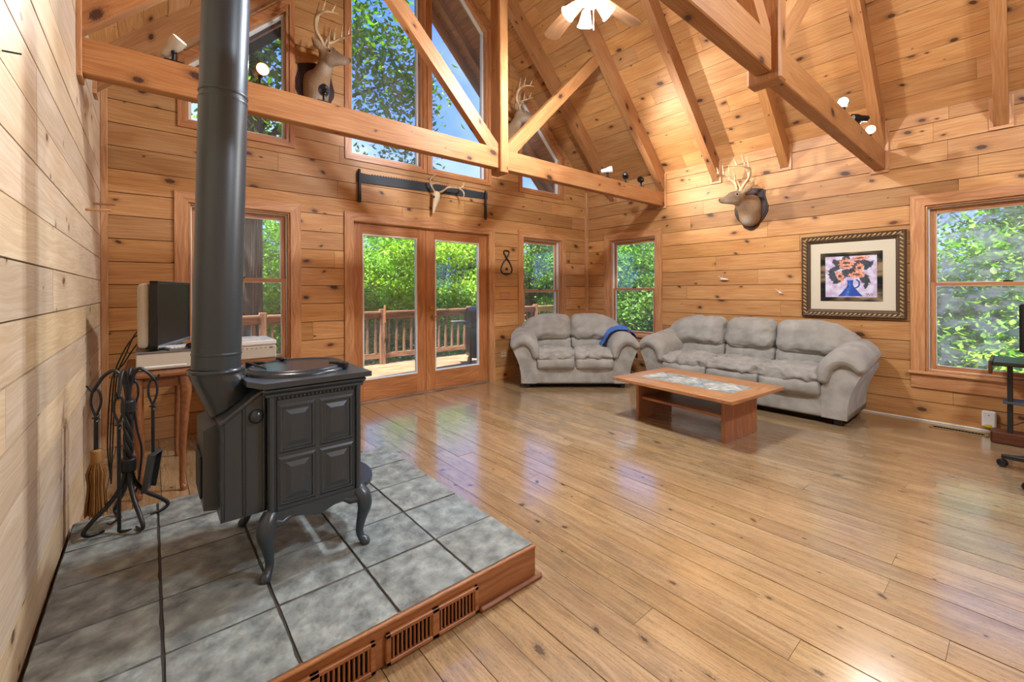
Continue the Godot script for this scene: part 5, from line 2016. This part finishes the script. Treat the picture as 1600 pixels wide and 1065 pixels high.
	for q in [[Vector2(3.975, 0.37), "double brass outlet beside the loveseat on the door wall"], [Vector2(-0.095, 0.338), "double brass outlet below the computer table"]]:
		t = thing("wall_outlet", q[1], "outlet", Vector3.ZERO, 0.0, "wall outlets")
		t.transform = BACK * Transform3D(Basis(), Vector3(q[0].x, q[0].y, 0))
		pbox(t, "plate", Vector3(-0.06, -0.058, 0), Vector3(0.06, 0.058, 0.006), M.trim_pine, 0, 0.003, Color(1.15, 0.95, 0.7))
		for i in 2:
			for j in 2:
				b = mb()
				b.box(Vector3(-0.042 + i * 0.05, -0.036 + j * 0.042, 0.005), Vector3(-0.01 + i * 0.05, -0.008 + j * 0.042, 0.009), 0.004)
				part("socket", b, M.beige_plastic, t)
	# two small white birds
	var birds := [[-2.575, 1.44, "white gull ornament with pointed wings spread, by the corner window side"], [-1.893, 1.262, "small white bird ornament just beside the picture frame"]]
	for k in 2:
		t = thing("bird_ornament", birds[k][2], "bird ornament", Vector3.ZERO, 0.0, "white bird ornaments")
		t.transform = RIGHT * Transform3D(Basis(), Vector3(birds[k][0], birds[k][1], 0.03))
		b = mb()
		var dx := 1.0 if k == 0 else 0.35
		b.tube(smooth_path([Vector3(-0.03 * dx, 0.0, 0), Vector3(0, 0.004, 0.004), Vector3(0.05 * dx, 0.0, 0), Vector3(0.085 * dx, -0.006, 0)], 4), taper([0.004, 0.013, 0.010, 0.002], 13), 8)
		part("body", b, M.white_plastic, t)
		for s in [[-0.055, 0.05], [0.012, 0.045]]:
			b = mb()
			b.tube(smooth_path([Vector3(0.0, 0.005, 0.0), Vector3(s[0] * 0.6, s[1] * 0.8, 0.012), Vector3(s[0], s[1], 0.02)], 4), taper([0.013, 0.008, 0.001], 9), 8, true, 0.35)
			part("wing", b, M.white_plastic, t)
		b = mb()
		b.tube([Vector3(0.01, 0, 0), Vector3(0.01, 0, -0.03)], 0.002, 6)
		part("pin", b, M.black_metal, t)
	# pegs in the left wall
	for q in [[3.80, 1.822, 0.12], [4.28, 1.934, 0.12]]:
		b = mb(LEFT * Transform3D(Basis(), Vector3(q[0], q[1], 0)))
		b.tube([Vector3(0, 0, -0.01), Vector3(0, 0.008, q[2])], 0.008, 10)
		tag(part("wooden_peg", b, M.trim_pine, self), "wooden peg sticking out of the hearth-side wall, the %s of two" % ("lower" if q[0] < 4.0 else "higher"), "peg", "pegs in the hearth-side wall")
	b = mb(LEFT * Transform3D(Basis(), Vector3(1.82, 1.97, 0)))
	b.tube([Vector3(0, 0, -0.01), Vector3(0, 0.003, 0.035)], 0.0025, 6)
	tag(part("wall_nail", b, M.black_metal, self), "bare nail high in the hearth-side wall", "nail")
	# floor register, plug-in box
	t = thing("floor_register", "brown metal floor vent under the misted window", "floor vent", Vector3(5.665, 0.0, -0.385))
	b = mb()
	for q in [[-0.055, -0.19, 0.055, -0.165], [-0.055, 0.165, 0.055, 0.19], [-0.055, -0.19, -0.038, 0.19], [0.038, -0.19, 0.055, 0.19]]:
		b.box(Vector3(q[0], 0.001, q[1]), Vector3(q[2], 0.006, q[3]), 0.002)
	part("rim", b, M.gilt, t)
	pbox(t, "duct", Vector3(-0.04, 0.0008, -0.17), Vector3(0.04, 0.0018, 0.17), M.hole, 0, 0.0)
	for k in 17:
		pbox(t, "slat", Vector3(-0.04, 0.0015, -0.162 + k * 0.02), Vector3(0.04, 0.0045, -0.156 + k * 0.02), M.gilt_dark, 0, 0.001)
	t = thing("plug_in_box", "white plug-in box low on the wall by the desk", "plug-in", Vector3.ZERO)
	t.transform = RIGHT * Transform3D(Basis(), Vector3(-0.2, 0.115, 0))
	b = mb()
	b.box(Vector3(-0.045, -0.07, 0.0), Vector3(0.045, 0.075, 0.045), 0.01)
	part("housing", b, M.white_plastic, t)
	pbox(t, "warning_label", Vector3(-0.025, -0.069, 0.0445), Vector3(0.02, -0.045, 0.0456), M.yellow, 0, 0.0)
	b = mb()
	b.box(Vector3(-0.006, 0.035, 0.0445), Vector3(0.004, 0.042, 0.0462), 0.0005)
	part("indicator", b, M.black_plastic, t)
	b = mb()
	b.tube(smooth_path([Vector3(XR - 0.02, 0.1, -0.15), Vector3(XR - 0.05, 0.09, -0.08), Vector3(XR - 0.06, 0.14, 0.0), Vector3(XR - 0.08, 0.2, 0.08)], 5), 0.004, 6)
	part("cord", b, M.black_plastic, t).transform = t.transform.affine_inverse()


# ---------------------------------------------------------------- lamps

func spot_head(label: String, at: Vector3, aim: Vector3, lit: bool, energy: float, m: Material) -> Node3D:
	var t := thing("spotlight", label, "spotlight", at, 0.0, "track spotlights on the tie beams")
	pbox(t, "track_foot", Vector3(-0.05, 0.0, -0.018), Vector3(0.05, 0.014, 0.018), M.black_metal)
	var b := mb()
	b.tube([Vector3(0, 0.01, 0), Vector3(0, 0.06, 0)], 0.011, 10)
	b.ball(Vector3(0, 0.07, 0), Vector3(0.018, 0.018, 0.018), 10)
	part("stem", b, M.black_metal, t)
	aim = aim.normalized()
	var x := aim.cross(Vector3.UP).normalized()
	var xf := Transform3D(Basis(x, aim, x.cross(aim)), Vector3(0, 0.105, 0))
	b = mb(xf)
	b.lathe([[0.0, -0.085], [0.02, -0.083], [0.027, -0.075], [0.03, -0.02], [0.034, -0.01], [0.042, 0.02], [0.043, 0.06], [0.040, 0.06], [0.038, 0.03], [0.0, 0.025]], 20)
	part("housing", b, m, t)
	b = mb(xf)
	b.lathe([[0.0, 0.0], [0.012, 0.01], [0.036, 0.044], [0.037, 0.05], [0.028, 0.056], [0.0, 0.058]], 20)
	part("bulb", b, M.lit_bulb if lit else M.grey_plastic, t)
	if lit:
		lamp_spot(t, xf * Vector3(0, 0.066, 0), aim, energy, 62.0, 0.03, Color(1.0, 0.97, 0.93))
	return t


func lamp_spot(parent: Node3D, at: Vector3, aim: Vector3, energy: float, angle: float, size: float, c: Color) -> void:
	var l := SpotLight3D.new()
	l.name = "spot_light"
	l.light_energy = energy
	l.light_color = c
	l.light_size = size
	l.spot_range = 20.0
	l.spot_attenuation = 2.0
	l.spot_angle = angle
	l.spot_angle_attenuation = 0.8
	l.shadow_enabled = true
	parent.add_child(l, true)
	l.transform = Transform3D(Basis.looking_at(aim, Vector3.UP), at)


func make_fan(called: String, label: String, at: Vector3, turn: float, energy: float) -> void:
	var t := thing(called, label, "ceiling fan", at, turn)
	var b := mb()
	b.tube([Vector3(0, 0.32, 0), Vector3(0, RY - 0.32 - at.y, 0)], 0.013, 10)
	part("downrod", b, M.fan_white, t)
	b = mb()
	b.lathe([[0.0, 0.10], [0.06, 0.10], [0.115, 0.13], [0.13, 0.17], [0.125, 0.22], [0.09, 0.25], [0.06, 0.29], [0.02, 0.32], [0.0, 0.32]], 28)
	part("motor", b, M.fan_white, t)
	for k in 5:
		var a := TAU * k / 5
		var bx := Transform3D(Basis(Vector3.UP, a) * Basis(Vector3.RIGHT, 0.2), Vector3(0, 0.09, 0))
		b = mb(bx)
		b.box(Vector3(0.09, -0.008, -0.018), Vector3(0.22, -0.002, 0.018), 0.002)
		part("blade_iron", b, M.fan_white, t)
		b = mb(bx * Transform3D(Basis(Vector3(1, 0, 0), Vector3(0, 0, -1), Vector3(0, 1, 0)), Vector3.ZERO))
		var pl := PackedVector2Array([Vector2(0.17, -0.055), Vector2(0.62, -0.08), Vector2(0.68, -0.07), Vector2(0.705, -0.03), Vector2(0.705, 0.03), Vector2(0.68, 0.07), Vector2(0.62, 0.08), Vector2(0.17, 0.055)])
		b.prism(pl, -0.003, 0.003)
		part("blade", b, M.fan_blade, t)
	b = mb()
	b.lathe([[0.0, -0.035], [0.03, -0.03], [0.07, 0.0], [0.085, 0.05], [0.07, 0.1], [0.0, 0.1]], 24)
	part("light_kit", b, M.fan_white, t)
	for k in 4:
		var a := TAU * k / 4 + 0.871
		var d := Vector3(cos(a), 0, -sin(a))
		var ax := (d * 0.72 + Vector3(0, -0.7, 0)).normalized()
		var x := ax.cross(Vector3.UP).normalized()
		var o := d * 0.075 + Vector3(0, 0.0, 0)
		b = mb()
		b.tube([d * 0.05 + Vector3(0, 0.03, 0), o + ax * 0.02], 0.012, 8)
		part("lamp_arm", b, M.fan_white, t)
		b = mb(Transform3D(Basis(x, ax, x.cross(ax)), o))
		b.lathe([[0.0, 0.01], [0.028, 0.01], [0.034, 0.025], [0.045, 0.07], [0.056, 0.115], [0.066, 0.135], [0.0655, 0.136], [0.054, 0.116], [0.043, 0.07], [0.032, 0.027], [0.0, 0.014]], 24)
		part("glass_shade", b, M.lit_shade, t)
		b = mb(Transform3D(Basis(x, ax, x.cross(ax)), o))
		b.ball(Vector3(0, 0.08, 0), Vector3(0.026, 0.036, 0.026), 12)
		part("bulb", b, M.lit_bulb, t)
		# the open mouth of the shade throws most of the light, the frosted glass lets some through
		lamp_spot(t, o + ax * 0.145, ax, energy, 80.0, 0.05, Color(0.93, 0.965, 1.0))
		lamp_omni(t, o + ax * 0.085, energy * 0.2, 0.02)
	for q in [[-0.03, -0.16], [0.03, -0.20]]:
		b = mb()
		b.tube([Vector3(q[0], -0.02, 0.03), Vector3(q[0], q[1], 0.03)], 0.0016, 6)
		b.tube([Vector3(q[0], q[1], 0.03), Vector3(q[0], q[1] - 0.03, 0.03)], 0.004, 8)
		part("pull_chain", b, M.fan_white, t)


func make_lamps() -> void:
	make_fan("ceiling_fan", "white ceiling fan with lit glass shades hanging from the ridge", Vector3(2.77, 3.67, -2.30), deg_to_rad(0.0), 2.4)
	make_fan("ceiling_fan", "added unseen ceiling fan whose lit shades brighten the room from behind the camera", Vector3(2.77, 3.60, 0.95), deg_to_rad(20.0), 2.0)  # added out of view to light the stove, floor and hearth wall
	var z1 := -3.46
	var z2 := -0.96
	var y := 2.75
	var heads := [
		[Vector3(0.12, y, z1), Vector3(0.55, 0.75, 0.5), true, "beige spotlight on the tie beam, tilted up beside the stove pipe", M.beige_plastic],
		[Vector3(0.60, y, z1), Vector3(0.1, -0.12, 1.0), true, "lit spotlight facing the room before the sloping gable window", M.brass],
		[Vector3(1.03, y, z1), Vector3(0.3, 0.25, -1.0), false, "black spotlight aimed at the deer head between the gable windows", M.black_metal],
		[Vector3(4.54, y, z1), Vector3(0.6, 0.15, 0.75), true, "lit white spotlight on the tie beam over the loveseat", M.white_plastic],
		[Vector3(4.93, y, z1), Vector3(0.75, 0.0, -0.5), false, "black unlit spotlight, middle one of three over the loveseat", M.black_metal],
		[Vector3(5.30, y, z1), Vector3(0.6, 0.3, -0.6), false, "black unlit spotlight at the end of the beam over the loveseat", M.black_metal],
		[Vector3(4.44, y, z2), Vector3(-0.75, -0.1, 0.1), true, "lit black spotlight aimed back along the beam over the sofa", M.black_metal],
		[Vector3(4.95, y, z2), Vector3(-0.75, 0.0, -0.7), false, "black unlit spotlight between two lit ones over the sofa", M.black_metal],
		[Vector3(5.40, y, z2), Vector3(-0.9, -0.15, 0.25), true, "lit spotlight close to the wall over the sofa", M.brass],
	]
	for q in heads:
		spot_head(q[3], q[0], q[1], q[2], 2.4, q[4])
	for q in [[Vector3(0.02, y, z1 + 0.02), 0.75], [Vector3(4.4, y, z1), 1.05], [Vector3(4.3, y, z2), 1.25]]:
		var b := mb()
		b.box(q[0] + Vector3(0, -0.004, -0.02), q[0] + Vector3(q[1], 0.004, 0.0), 0.002)
		tag(part("light_track", b, M.black_metal, self), ["black lighting track on the beam over the computer corner", "black lighting track on the beam over the loveseat", "black lighting track on the beam over the sofa"][int(taken["light_track"])], "track", "lighting tracks")
	var s := spot_head("white spotlight high on the wall above the deer head", BACK * Vector3(1.39, 4.52, 0.05), Vector3(0.3, 0.1, 1.0), false, 0.0, M.white_plastic)
	s.rotation = Vector3(PI / 2, 0, 0)


# ---------------------------------------------------------------- outdoors

func leaf_mesh() -> ArrayMesh:
	var b := mb()
	var pts := [Vector3(0, 0, 0), Vector3(0.26, 0.38, 0.07), Vector3(0.2, 0.72, 0.05), Vector3(0, 1.0, -0.05), Vector3(-0.2, 0.72, 0.05), Vector3(-0.26, 0.38, 0.07), Vector3(0, 0.5, 0.0)]
	for k in 6:
		b.poly([pts[k], pts[(k + 1) % 6], pts[6]])
	return b.mesh(M.leaf)


var leaf: ArrayMesh


# a tree with its own trunk, branches and leaves; clumps hold the leaves
func tree(called: String, label: String, at: Vector3, height: float, crown: Vector3, crown_y: float, clumps: int, leaves: int, size: float, tone: Color, sd: int, trunk_r := 0.12, hang := 0.0, group := "trees outside", spots: Array = []) -> Node3D:
	var r := RandomNumberGenerator.new()
	r.seed = sd
	var t := thing(called, label, "tree", at, 0.0, group)
	var b := mb()
	var lean := Vector3(r.randf_range(-0.04, 0.04), 1.0, r.randf_range(-0.04, 0.04))
	var tp := []
	for k in 9:
		var u := k / 8.0
		tp.append(lean * height * u * 0.92 + Vector3(sin(u * 5.0 + sd) * 0.06, 0, cos(u * 4.0 + sd) * 0.06))
	b.tube(tp, taper([trunk_r * 1.25, trunk_r, trunk_r * 0.85, trunk_r * 0.5, trunk_r * 0.18], 9), 14)
	part("trunk", b, M.bark, t)
	var cs := []
	for k in clumps:
		var d := Vector3(r.randfn(), r.randfn() * 0.9, r.randfn()).normalized() * pow(r.randf(), 0.4)
		cs.append(Vector3(0, crown_y, 0) + d * crown)
	for q in spots:
		cs.append(q)
	b = mb()
	for k in cs.size():
		if (k % 2 == 1 and k < clumps) or (k >= clumps and k % 6 != 0):
			continue
		var c: Vector3 = cs[k]
		var base: Vector3 = lean * clampf(c.y - 0.8 - 0.35 * Vector2(c.x, c.z).length(), height * 0.25, height * 0.8)
		var mid := base.lerp(c, 0.5) + Vector3(r.randf_range(-0.2, 0.2), 0.15, r.randf_range(-0.2, 0.2))
		var sp := smooth_path([base, mid, c], 5)
		b.tube(sp, taper([trunk_r * 0.28, trunk_r * 0.16, 0.006], sp.size()), 6, false)
		for m in 3:
			var tip := c + Vector3(r.randfn(), r.randfn() * 0.6, r.randfn()) * 0.4
			b.tube([mid.lerp(c, 0.6), tip], [0.008, 0.003], 4, false)
	part("branches", b, M.bark, t)
	var mm := MultiMesh.new()
	mm.transform_format = MultiMesh.TRANSFORM_3D
	mm.use_colors = true
	mm.mesh = leaf
	mm.instance_count = leaves
	var spread := pow(crown.x * crown.y * crown.z / clumps, 1.0 / 3.0) * 0.55
	for k in leaves:
		var c: Vector3 = cs[k % cs.size()]
		var p := c + Vector3(r.randfn(), r.randfn() * 0.6 - hang * absf(r.randfn()), r.randfn()) * spread
		var s := size * r.randf_range(0.6, 1.25)
		var bs := Basis.from_euler(Vector3(r.randf_range(0.6, 2.6), r.randf() * TAU, r.randf_range(-0.6, 0.6))).scaled(Vector3(s, s, s))
		mm.set_instance_transform(k, Transform3D(bs, p))
		var v := r.randf_range(0.55, 1.25)
		var warm := r.randf_range(-0.15, 0.25)
		mm.set_instance_color(k, Color(tone.r * v * (1.0 + warm), tone.g * v, tone.b * v * (1.0 - warm * 0.5)))
	var o := MultiMeshInstance3D.new()
	o.name = "foliage"
	o.multimesh = mm
	o.set_meta("kind", "stuff")
	t.add_child(o)
	return t


func make_deck() -> void:
	var t := thing("deck", "weathered wooden deck outside the double doors", "deck", Vector3.ZERO)
	var y := -0.05
	var z := ZB - 0.16
	var k := 0
	while z > -7.8:
		for s in [[-2.6, 1.2 + (k % 3) * 0.9], [1.2 + (k % 3) * 0.9, 5.2 + (k % 2) * 0.8], [5.2 + (k % 2) * 0.8, 9.4]]:
			var b := mb()
			b.col = Color(1.3, 1.1, 0.95) * rng.randf_range(0.8, 1.15)
			b.box(Vector3(s[0] + 0.003, y - 0.03, z - 0.138), Vector3(s[1] - 0.003, y, z), 0.004, 0)
			part("deck_board", b, M.weathered, t)
		z -= 0.145
		k += 1
	pbox(t, "rim_joist", Vector3(-2.6, -0.32, -7.84), Vector3(9.4, -0.08, -7.80), M.weathered)
	for x in [-2.0, 1.35, 5.25, 9.0]:
		pbox(t, "support_post", Vector3(x - 0.07, -3.4, -7.75), Vector3(x + 0.07, -0.081, -7.61), M.weathered, 1)
	t = thing("deck_railing", "weathered wooden railing along the edge of the deck", "railing", Vector3.ZERO)
	var rz := -7.67
	var posts := [-2.55, -0.6, 1.35, 3.30, 5.25, 7.2, 9.15]
	for x in posts:
		pbox(t, "post", Vector3(x - 0.05, y, rz - 0.05), Vector3(x + 0.05, 0.97, rz + 0.05), M.weathered, 1, 0.005, Color(1.0, 0.86, 0.76))
	for i in posts.size() - 1:
		var a: float = posts[i] + 0.052
		var e: float = posts[i + 1] - 0.052
		pbox(t, "cap_rail", Vector3(a - 0.0, 0.895, rz - 0.065), Vector3(e, 0.93, rz + 0.065), M.weathered, 0, 0.004, Color(1.0, 0.86, 0.76))
		pbox(t, "top_rail", Vector3(a, 0.79, rz - 0.02), Vector3(e, 0.893, rz + 0.02), M.weathered, 0, 0.003, Color(1.0, 0.86, 0.76))
		pbox(t, "bottom_rail", Vector3(a, 0.06, rz - 0.02), Vector3(e, 0.155, rz + 0.02), M.weathered, 0, 0.003, Color(1.0, 0.86, 0.76))
		for j in 12:
			var x: float = a + (j + 0.5) * (e - a) / 12
			pbox(t, "baluster", Vector3(x - 0.019, 0.156, rz - 0.019), Vector3(x + 0.019, 0.789, rz + 0.019), M.weathered, 1, 0.003, Color(1.0, 0.86, 0.76))
	t = thing("post_thermometer", "long tan thermometer strip on the deck railing post", "thermometer", Vector3(3.33, 0.42, rz + 0.052))
	pbox(t, "strip", Vector3(-0.02, 0.0, 0.0), Vector3(0.02, 0.62, 0.012), M.trim_pine, 1, 0.003)
	pbox(t, "needle", Vector3(-0.012, -0.08, 0.012), Vector3(0.004, 0.3, 0.016), M.black_metal, 1, 0.001)
	# gas grill
	t = thing("gas_grill", "black gas grill on wheels on the deck", "grill", Vector3(4.74, y, -6.45), -0.35)
	var b := mb()
	pillow(b, Vector3(0, 0.42, 0), Vector3(0.30, 0.28, 0.23), 0.05, Vector3(0.01, 0.01, 0.02), 10)
	part("cabinet", b, M.grill_black, t)
	b = mb()
	b.box(Vector3(-0.32, 0.70, -0.25), Vector3(0.32, 0.80, 0.25), 0.02)
	part("firebox", b, M.grill_black, t)
	b = mb()
	var rows := []
	for i in 11:
		var a := PI * i / 10.0
		var row := PackedVector3Array()
		for j in 9:
			var x := lerpf(0.31, -0.31, j / 8.0)
			row.append(Vector3(x, 0.80 + sin(a) * 0.27 * (1.0 - 0.12 * pow(absf(x) / 0.31, 6)), cos(a) * 0.25))
		rows.append(row)
	b.surf(rows)
	for s in [-1.0, 1.0]:
		var fan := []
		for i in 11:
			var a := PI * i / 10.0
			fan.append(Vector3(s * 0.31, 0.80 + sin(a) * 0.24, -s * cos(a) * 0.25))
		b.poly(fan)
	part("lid", b, M.grill_black, t)
	b = mb()
	b.tube([Vector3(-0.2, 0.93, 0.27), Vector3(0.2, 0.93, 0.27)], 0.014, 8)
	part("lid_handle", b, M.chrome, t)
	for s in [-1.0, 1.0]:
		pbox(t, "side_shelf", Vector3(s * 0.45 - 0.13, 0.775, -0.2), Vector3(s * 0.45 + 0.13, 0.80, 0.2), M.grey_plastic, 0, 0.008)
		pbox(t, "leg", Vector3(s * 0.3 - 0.02, 0.04, 0.17), Vector3(s * 0.3 + 0.02, 0.7, 0.21), M.grill_black, 1)
		b = mb(Transform3D(Basis(Vector3.BACK, PI / 2), Vector3(s * 0.33, 0.09, 0.19)))
		b.lathe([[0.0, -0.02], [0.03, -0.02], [0.04, -0.012], [0.075, -0.014], [0.09, -0.01], [0.09, 0.01], [0.075, 0.014], [0.04, 0.012], [0.03, 0.02], [0.0, 0.02]], 20)
		part("wheel", b, M.grill_black, t)
	for i in 3:
		b = mb(Transform3D(Basis(Vector3.RIGHT, PI / 2), Vector3(-0.16 + i * 0.16, 0.745, 0.25)))
		b.lathe([[0.0, 0.03], [0.02, 0.03], [0.024, 0.0]], 12)
		part("burner_knob", b, M.chrome, t)


func make_outdoors() -> void:
	make_deck()
	leaf = leaf_mesh()
	var g := structure("ground", "wooded ground falling away below the deck", "ground")
	var b := mb()
	var nz := FastNoiseLite.new()
	nz.seed = 4
	nz.frequency = 0.08
	var rows := []
	for j in 41:
		var row := PackedVector3Array()
		for i in 41:
			var x := -40.0 + i * 2.4
			var z := 24.0 - j * 2.0
			var inside := 1.0 if (x > -4.0 and x < 12.0 and z > -9.0) else 0.0
			row.append(Vector3(x, -3.2 + nz.get_noise_2d(x, z) * 0.5 * (1.0 - inside) - 0.03 * maxf(0.0, -z - 8.0), z))
		rows.append(row)
	b.surf(rows, false, Vector2(30, 30))
	part("forest_soil", b, M.forest_floor, g)
	var lush := Color(0.21, 0.46, 0.035)
	var bright := Color(0.36, 0.60, 0.05)
	var deep := Color(0.10, 0.25, 0.03)
	# shrubby trees seen through the doors and the narrow windows
	var list := [
		[Vector3(3.6, -3.2, -11.3), 6.4, Vector3(2.0, 2.3, 1.5), 3.6, bright, "bright green leafy tree close behind the deck railing post"],
		[Vector3(6.9, -3.2, -11.6), 6.6, Vector3(2.1, 2.4, 1.5), 3.7, bright, "yellow-green leafy tree beyond the gas grill"],
		[Vector3(5.2, -3.2, -14.0), 8.0, Vector3(2.6, 2.9, 1.8), 4.6, lush, "tall leafy tree filling the view between the door leaves"],
		[Vector3(9.4, -3.2, -13.5), 8.0, Vector3(2.5, 2.9, 1.9), 4.6, lush, "leafy tree seen through the window behind the loveseat"],
		[Vector3(12.5, -3.2, -14.0), 8.5, Vector3(2.8, 3.0, 2.0), 4.8, deep, "darker tree further along behind the loveseat window"],
		[Vector3(8.0, -3.2, -18.0), 9.5, Vector3(3.2, 3.2, 2.0), 5.4, deep, "deep green tree standing behind the leafy front trees"],
		[Vector3(2.2, -3.2, -17.5), 8.6, Vector3(3.0, 3.0, 2.0), 5.0, lush, "leafy tree far behind the thermometer post"],
		[Vector3(-0.6, -3.2, -14.5), 7.6, Vector3(2.2, 2.6, 1.8), 4.4, lush, "leafy tree behind the thick trunk past the deck"],
		[Vector3(12.6, -3.2, -9.6), 8.0, Vector3(2.4, 2.8, 2.2), 4.4, lush, "leafy tree seen through the narrow sofa-wall window"],
		[Vector3(11.5, -3.2, -6.6), 7.4, Vector3(2.0, 2.7, 2.0), 4.0, deep, "dark green tree close outside the narrow sofa-wall window"],
		[Vector3(12.3, -3.2, -1.4), 7.8, Vector3(2.2, 2.9, 2.2), 4.4, lush, "leafy tree outside the big misted window"],
		[Vector3(13.6, -3.2, 1.6), 8.2, Vector3(2.4, 3.0, 2.2), 4.6, deep, "dark leafy tree deep behind the misted window"],
		[Vector3(11.2, -3.2, 1.0), 5.4, Vector3(1.6, 2.0, 1.7), 3.0, bright, "low bright tree outside the misted window"],
	]
	var k := 0
	for q in list:
		tree("leafy_tree", q[5], q[0], q[1], q[2], q[3], 40, 17000, 0.14, q[4], 100 + k, 0.1)
		k += 1
	var far := ["behind the thick trunk", "past the thermometer post", "past the door handles", "past the gas grill", "past the loveseat window", "past the room corner", "past the narrow sofa-wall window", "past the picture wall", "past the misted window"]
	var places := [Vector3(-3.0, 0, -21.0), Vector3(1.2, 0, -22.0), Vector3(5.4, 0, -22.0), Vector3(9.6, 0, -21.5), Vector3(13.8, 0, -20.0), Vector3(17.0, 0, -16.0), Vector3(18.5, 0, -11.0), Vector3(19.0, 0, -5.0), Vector3(19.0, 0, 1.0)]
	for i in 9:
		tree("woodland_tree", "broad tree in the far row of woods " + far[i], places[i] + Vector3(0, -3.4, 0), 9.0, Vector3(3.0, 3.3, 1.6), 5.4, 40, 9000, 0.24, deep.lerp(lush, 0.5), 300 + i, 0.14)
	# the thick trunk by the small window, with boughs across the gable windows
	var boughs := []
	var r := RandomNumberGenerator.new()
	r.seed = 3
	for i in 34:
		boughs.append(Vector3(r.randf_range(-0.4, 3.4), r.randf_range(6.6, 12.0), r.randf_range(-0.9, 1.2)))
	tree("oak_tree", "big tree with thick grey trunk beyond the deck and boughs across the gable", Vector3(1.30, -3.2, -9.4), 14.0, Vector3(3.0, 2.8, 1.8), 12.2, 26, 15000, 0.15, Color(0.20, 0.36, 0.05), 900, 0.25, 0.35, "trees outside", boughs)
	boughs = []
	for i in 14:
		boughs.append(Vector3(r.randf_range(0.9, 2.8), r.randf_range(8.6, 11.0), r.randf_range(-0.8, 0.8)))
	tree("slender_tree", "slender tree with airy leaves past the computer corner", Vector3(-1.4, -3.2, -11.0), 11.5, Vector3(1.9, 2.6, 1.6), 9.2, 24, 6500, 0.13, Color(0.24, 0.42, 0.06), 905, 0.12, 0.2, "trees outside", boughs)


# ---------------------------------------------------------------- the scene

func make_sky() -> void:
	var n := FastNoiseLite.new()
	n.seed = 17
	n.frequency = 2.3
	n.fractal_octaves = 5
	var im := Image.create(512, 256, false, Image.FORMAT_RGBA8)
	for y in 256:
		var e := PI / 2 - PI * (y + 0.5) / 256
		for x in 512:
			var a := TAU * x / 512
			var v := n.get_noise_3d(cos(e) * cos(a), sin(e) * 1.8, cos(e) * sin(a))
			im.set_pixel(x, y, Color(1, 1, 1, smoothstep(-0.12, 0.45, v)))
	var s := ProceduralSkyMaterial.new()
	s.sky_top_color = Color(0.30, 0.49, 0.88)
	s.sky_horizon_color = Color(0.52, 0.70, 0.96)
	s.sky_curve = 0.2
	s.ground_horizon_color = Color(0.45, 0.48, 0.4)
	s.ground_bottom_color = Color(0.25, 0.26, 0.2)
	s.sky_cover = ImageTexture.create_from_image(im)
	s.sky_cover_modulate = Color(0.75, 0.74, 0.74, 0.5)
	s.sky_energy_multiplier = 1.15
	var sky := Sky.new()
	sky.sky_material = s
	var e := Environment.new()
	e.background_mode = Environment.BG_SKY
	e.sky = sky
	e.tonemap_mode = Environment.TONE_MAPPER_LINEAR
	e.tonemap_exposure = 1.55
	e.sdfgi_enabled = true
	e.ssao_enabled = true
	e.ssil_enabled = true
	var we := WorldEnvironment.new()
	we.environment = e
	we.name = "environment"
	add_child(we)


func _ready() -> void:
	rng.seed = 4711
	var cam := Camera3D.new()
	cam.name = "camera"
	cam.projection = Camera3D.PROJECTION_FRUSTUM
	cam.near = 0.05
	cam.far = 200.0
	cam.size = 2.0 * 532.5 / 672.0 * cam.near
	cam.frustum_offset = Vector2(0.0, -78.5 / 672.0 * cam.near)
	cam.transform = Transform3D(Basis(Vector3.UP, deg_to_rad(-40.1)) * Basis(Vector3.BACK, -0.004), Vector3(0, 1.3, 0))
	add_child(cam)
	cam.current = true
	make_sky()
	var sun := DirectionalLight3D.new()
	sun.name = "sun"
	sun.light_energy = 4.0
	sun.light_color = Color(1.0, 0.96, 0.88)
	sun.light_angular_distance = 0.6
	sun.shadow_enabled = true
	add_child(sun)
	sun.look_at_from_position(Vector3(-4, 12, 1.8), Vector3.ZERO)
	make_materials()
	make_shell()
	make_timbers()
	make_openings()
	make_things()
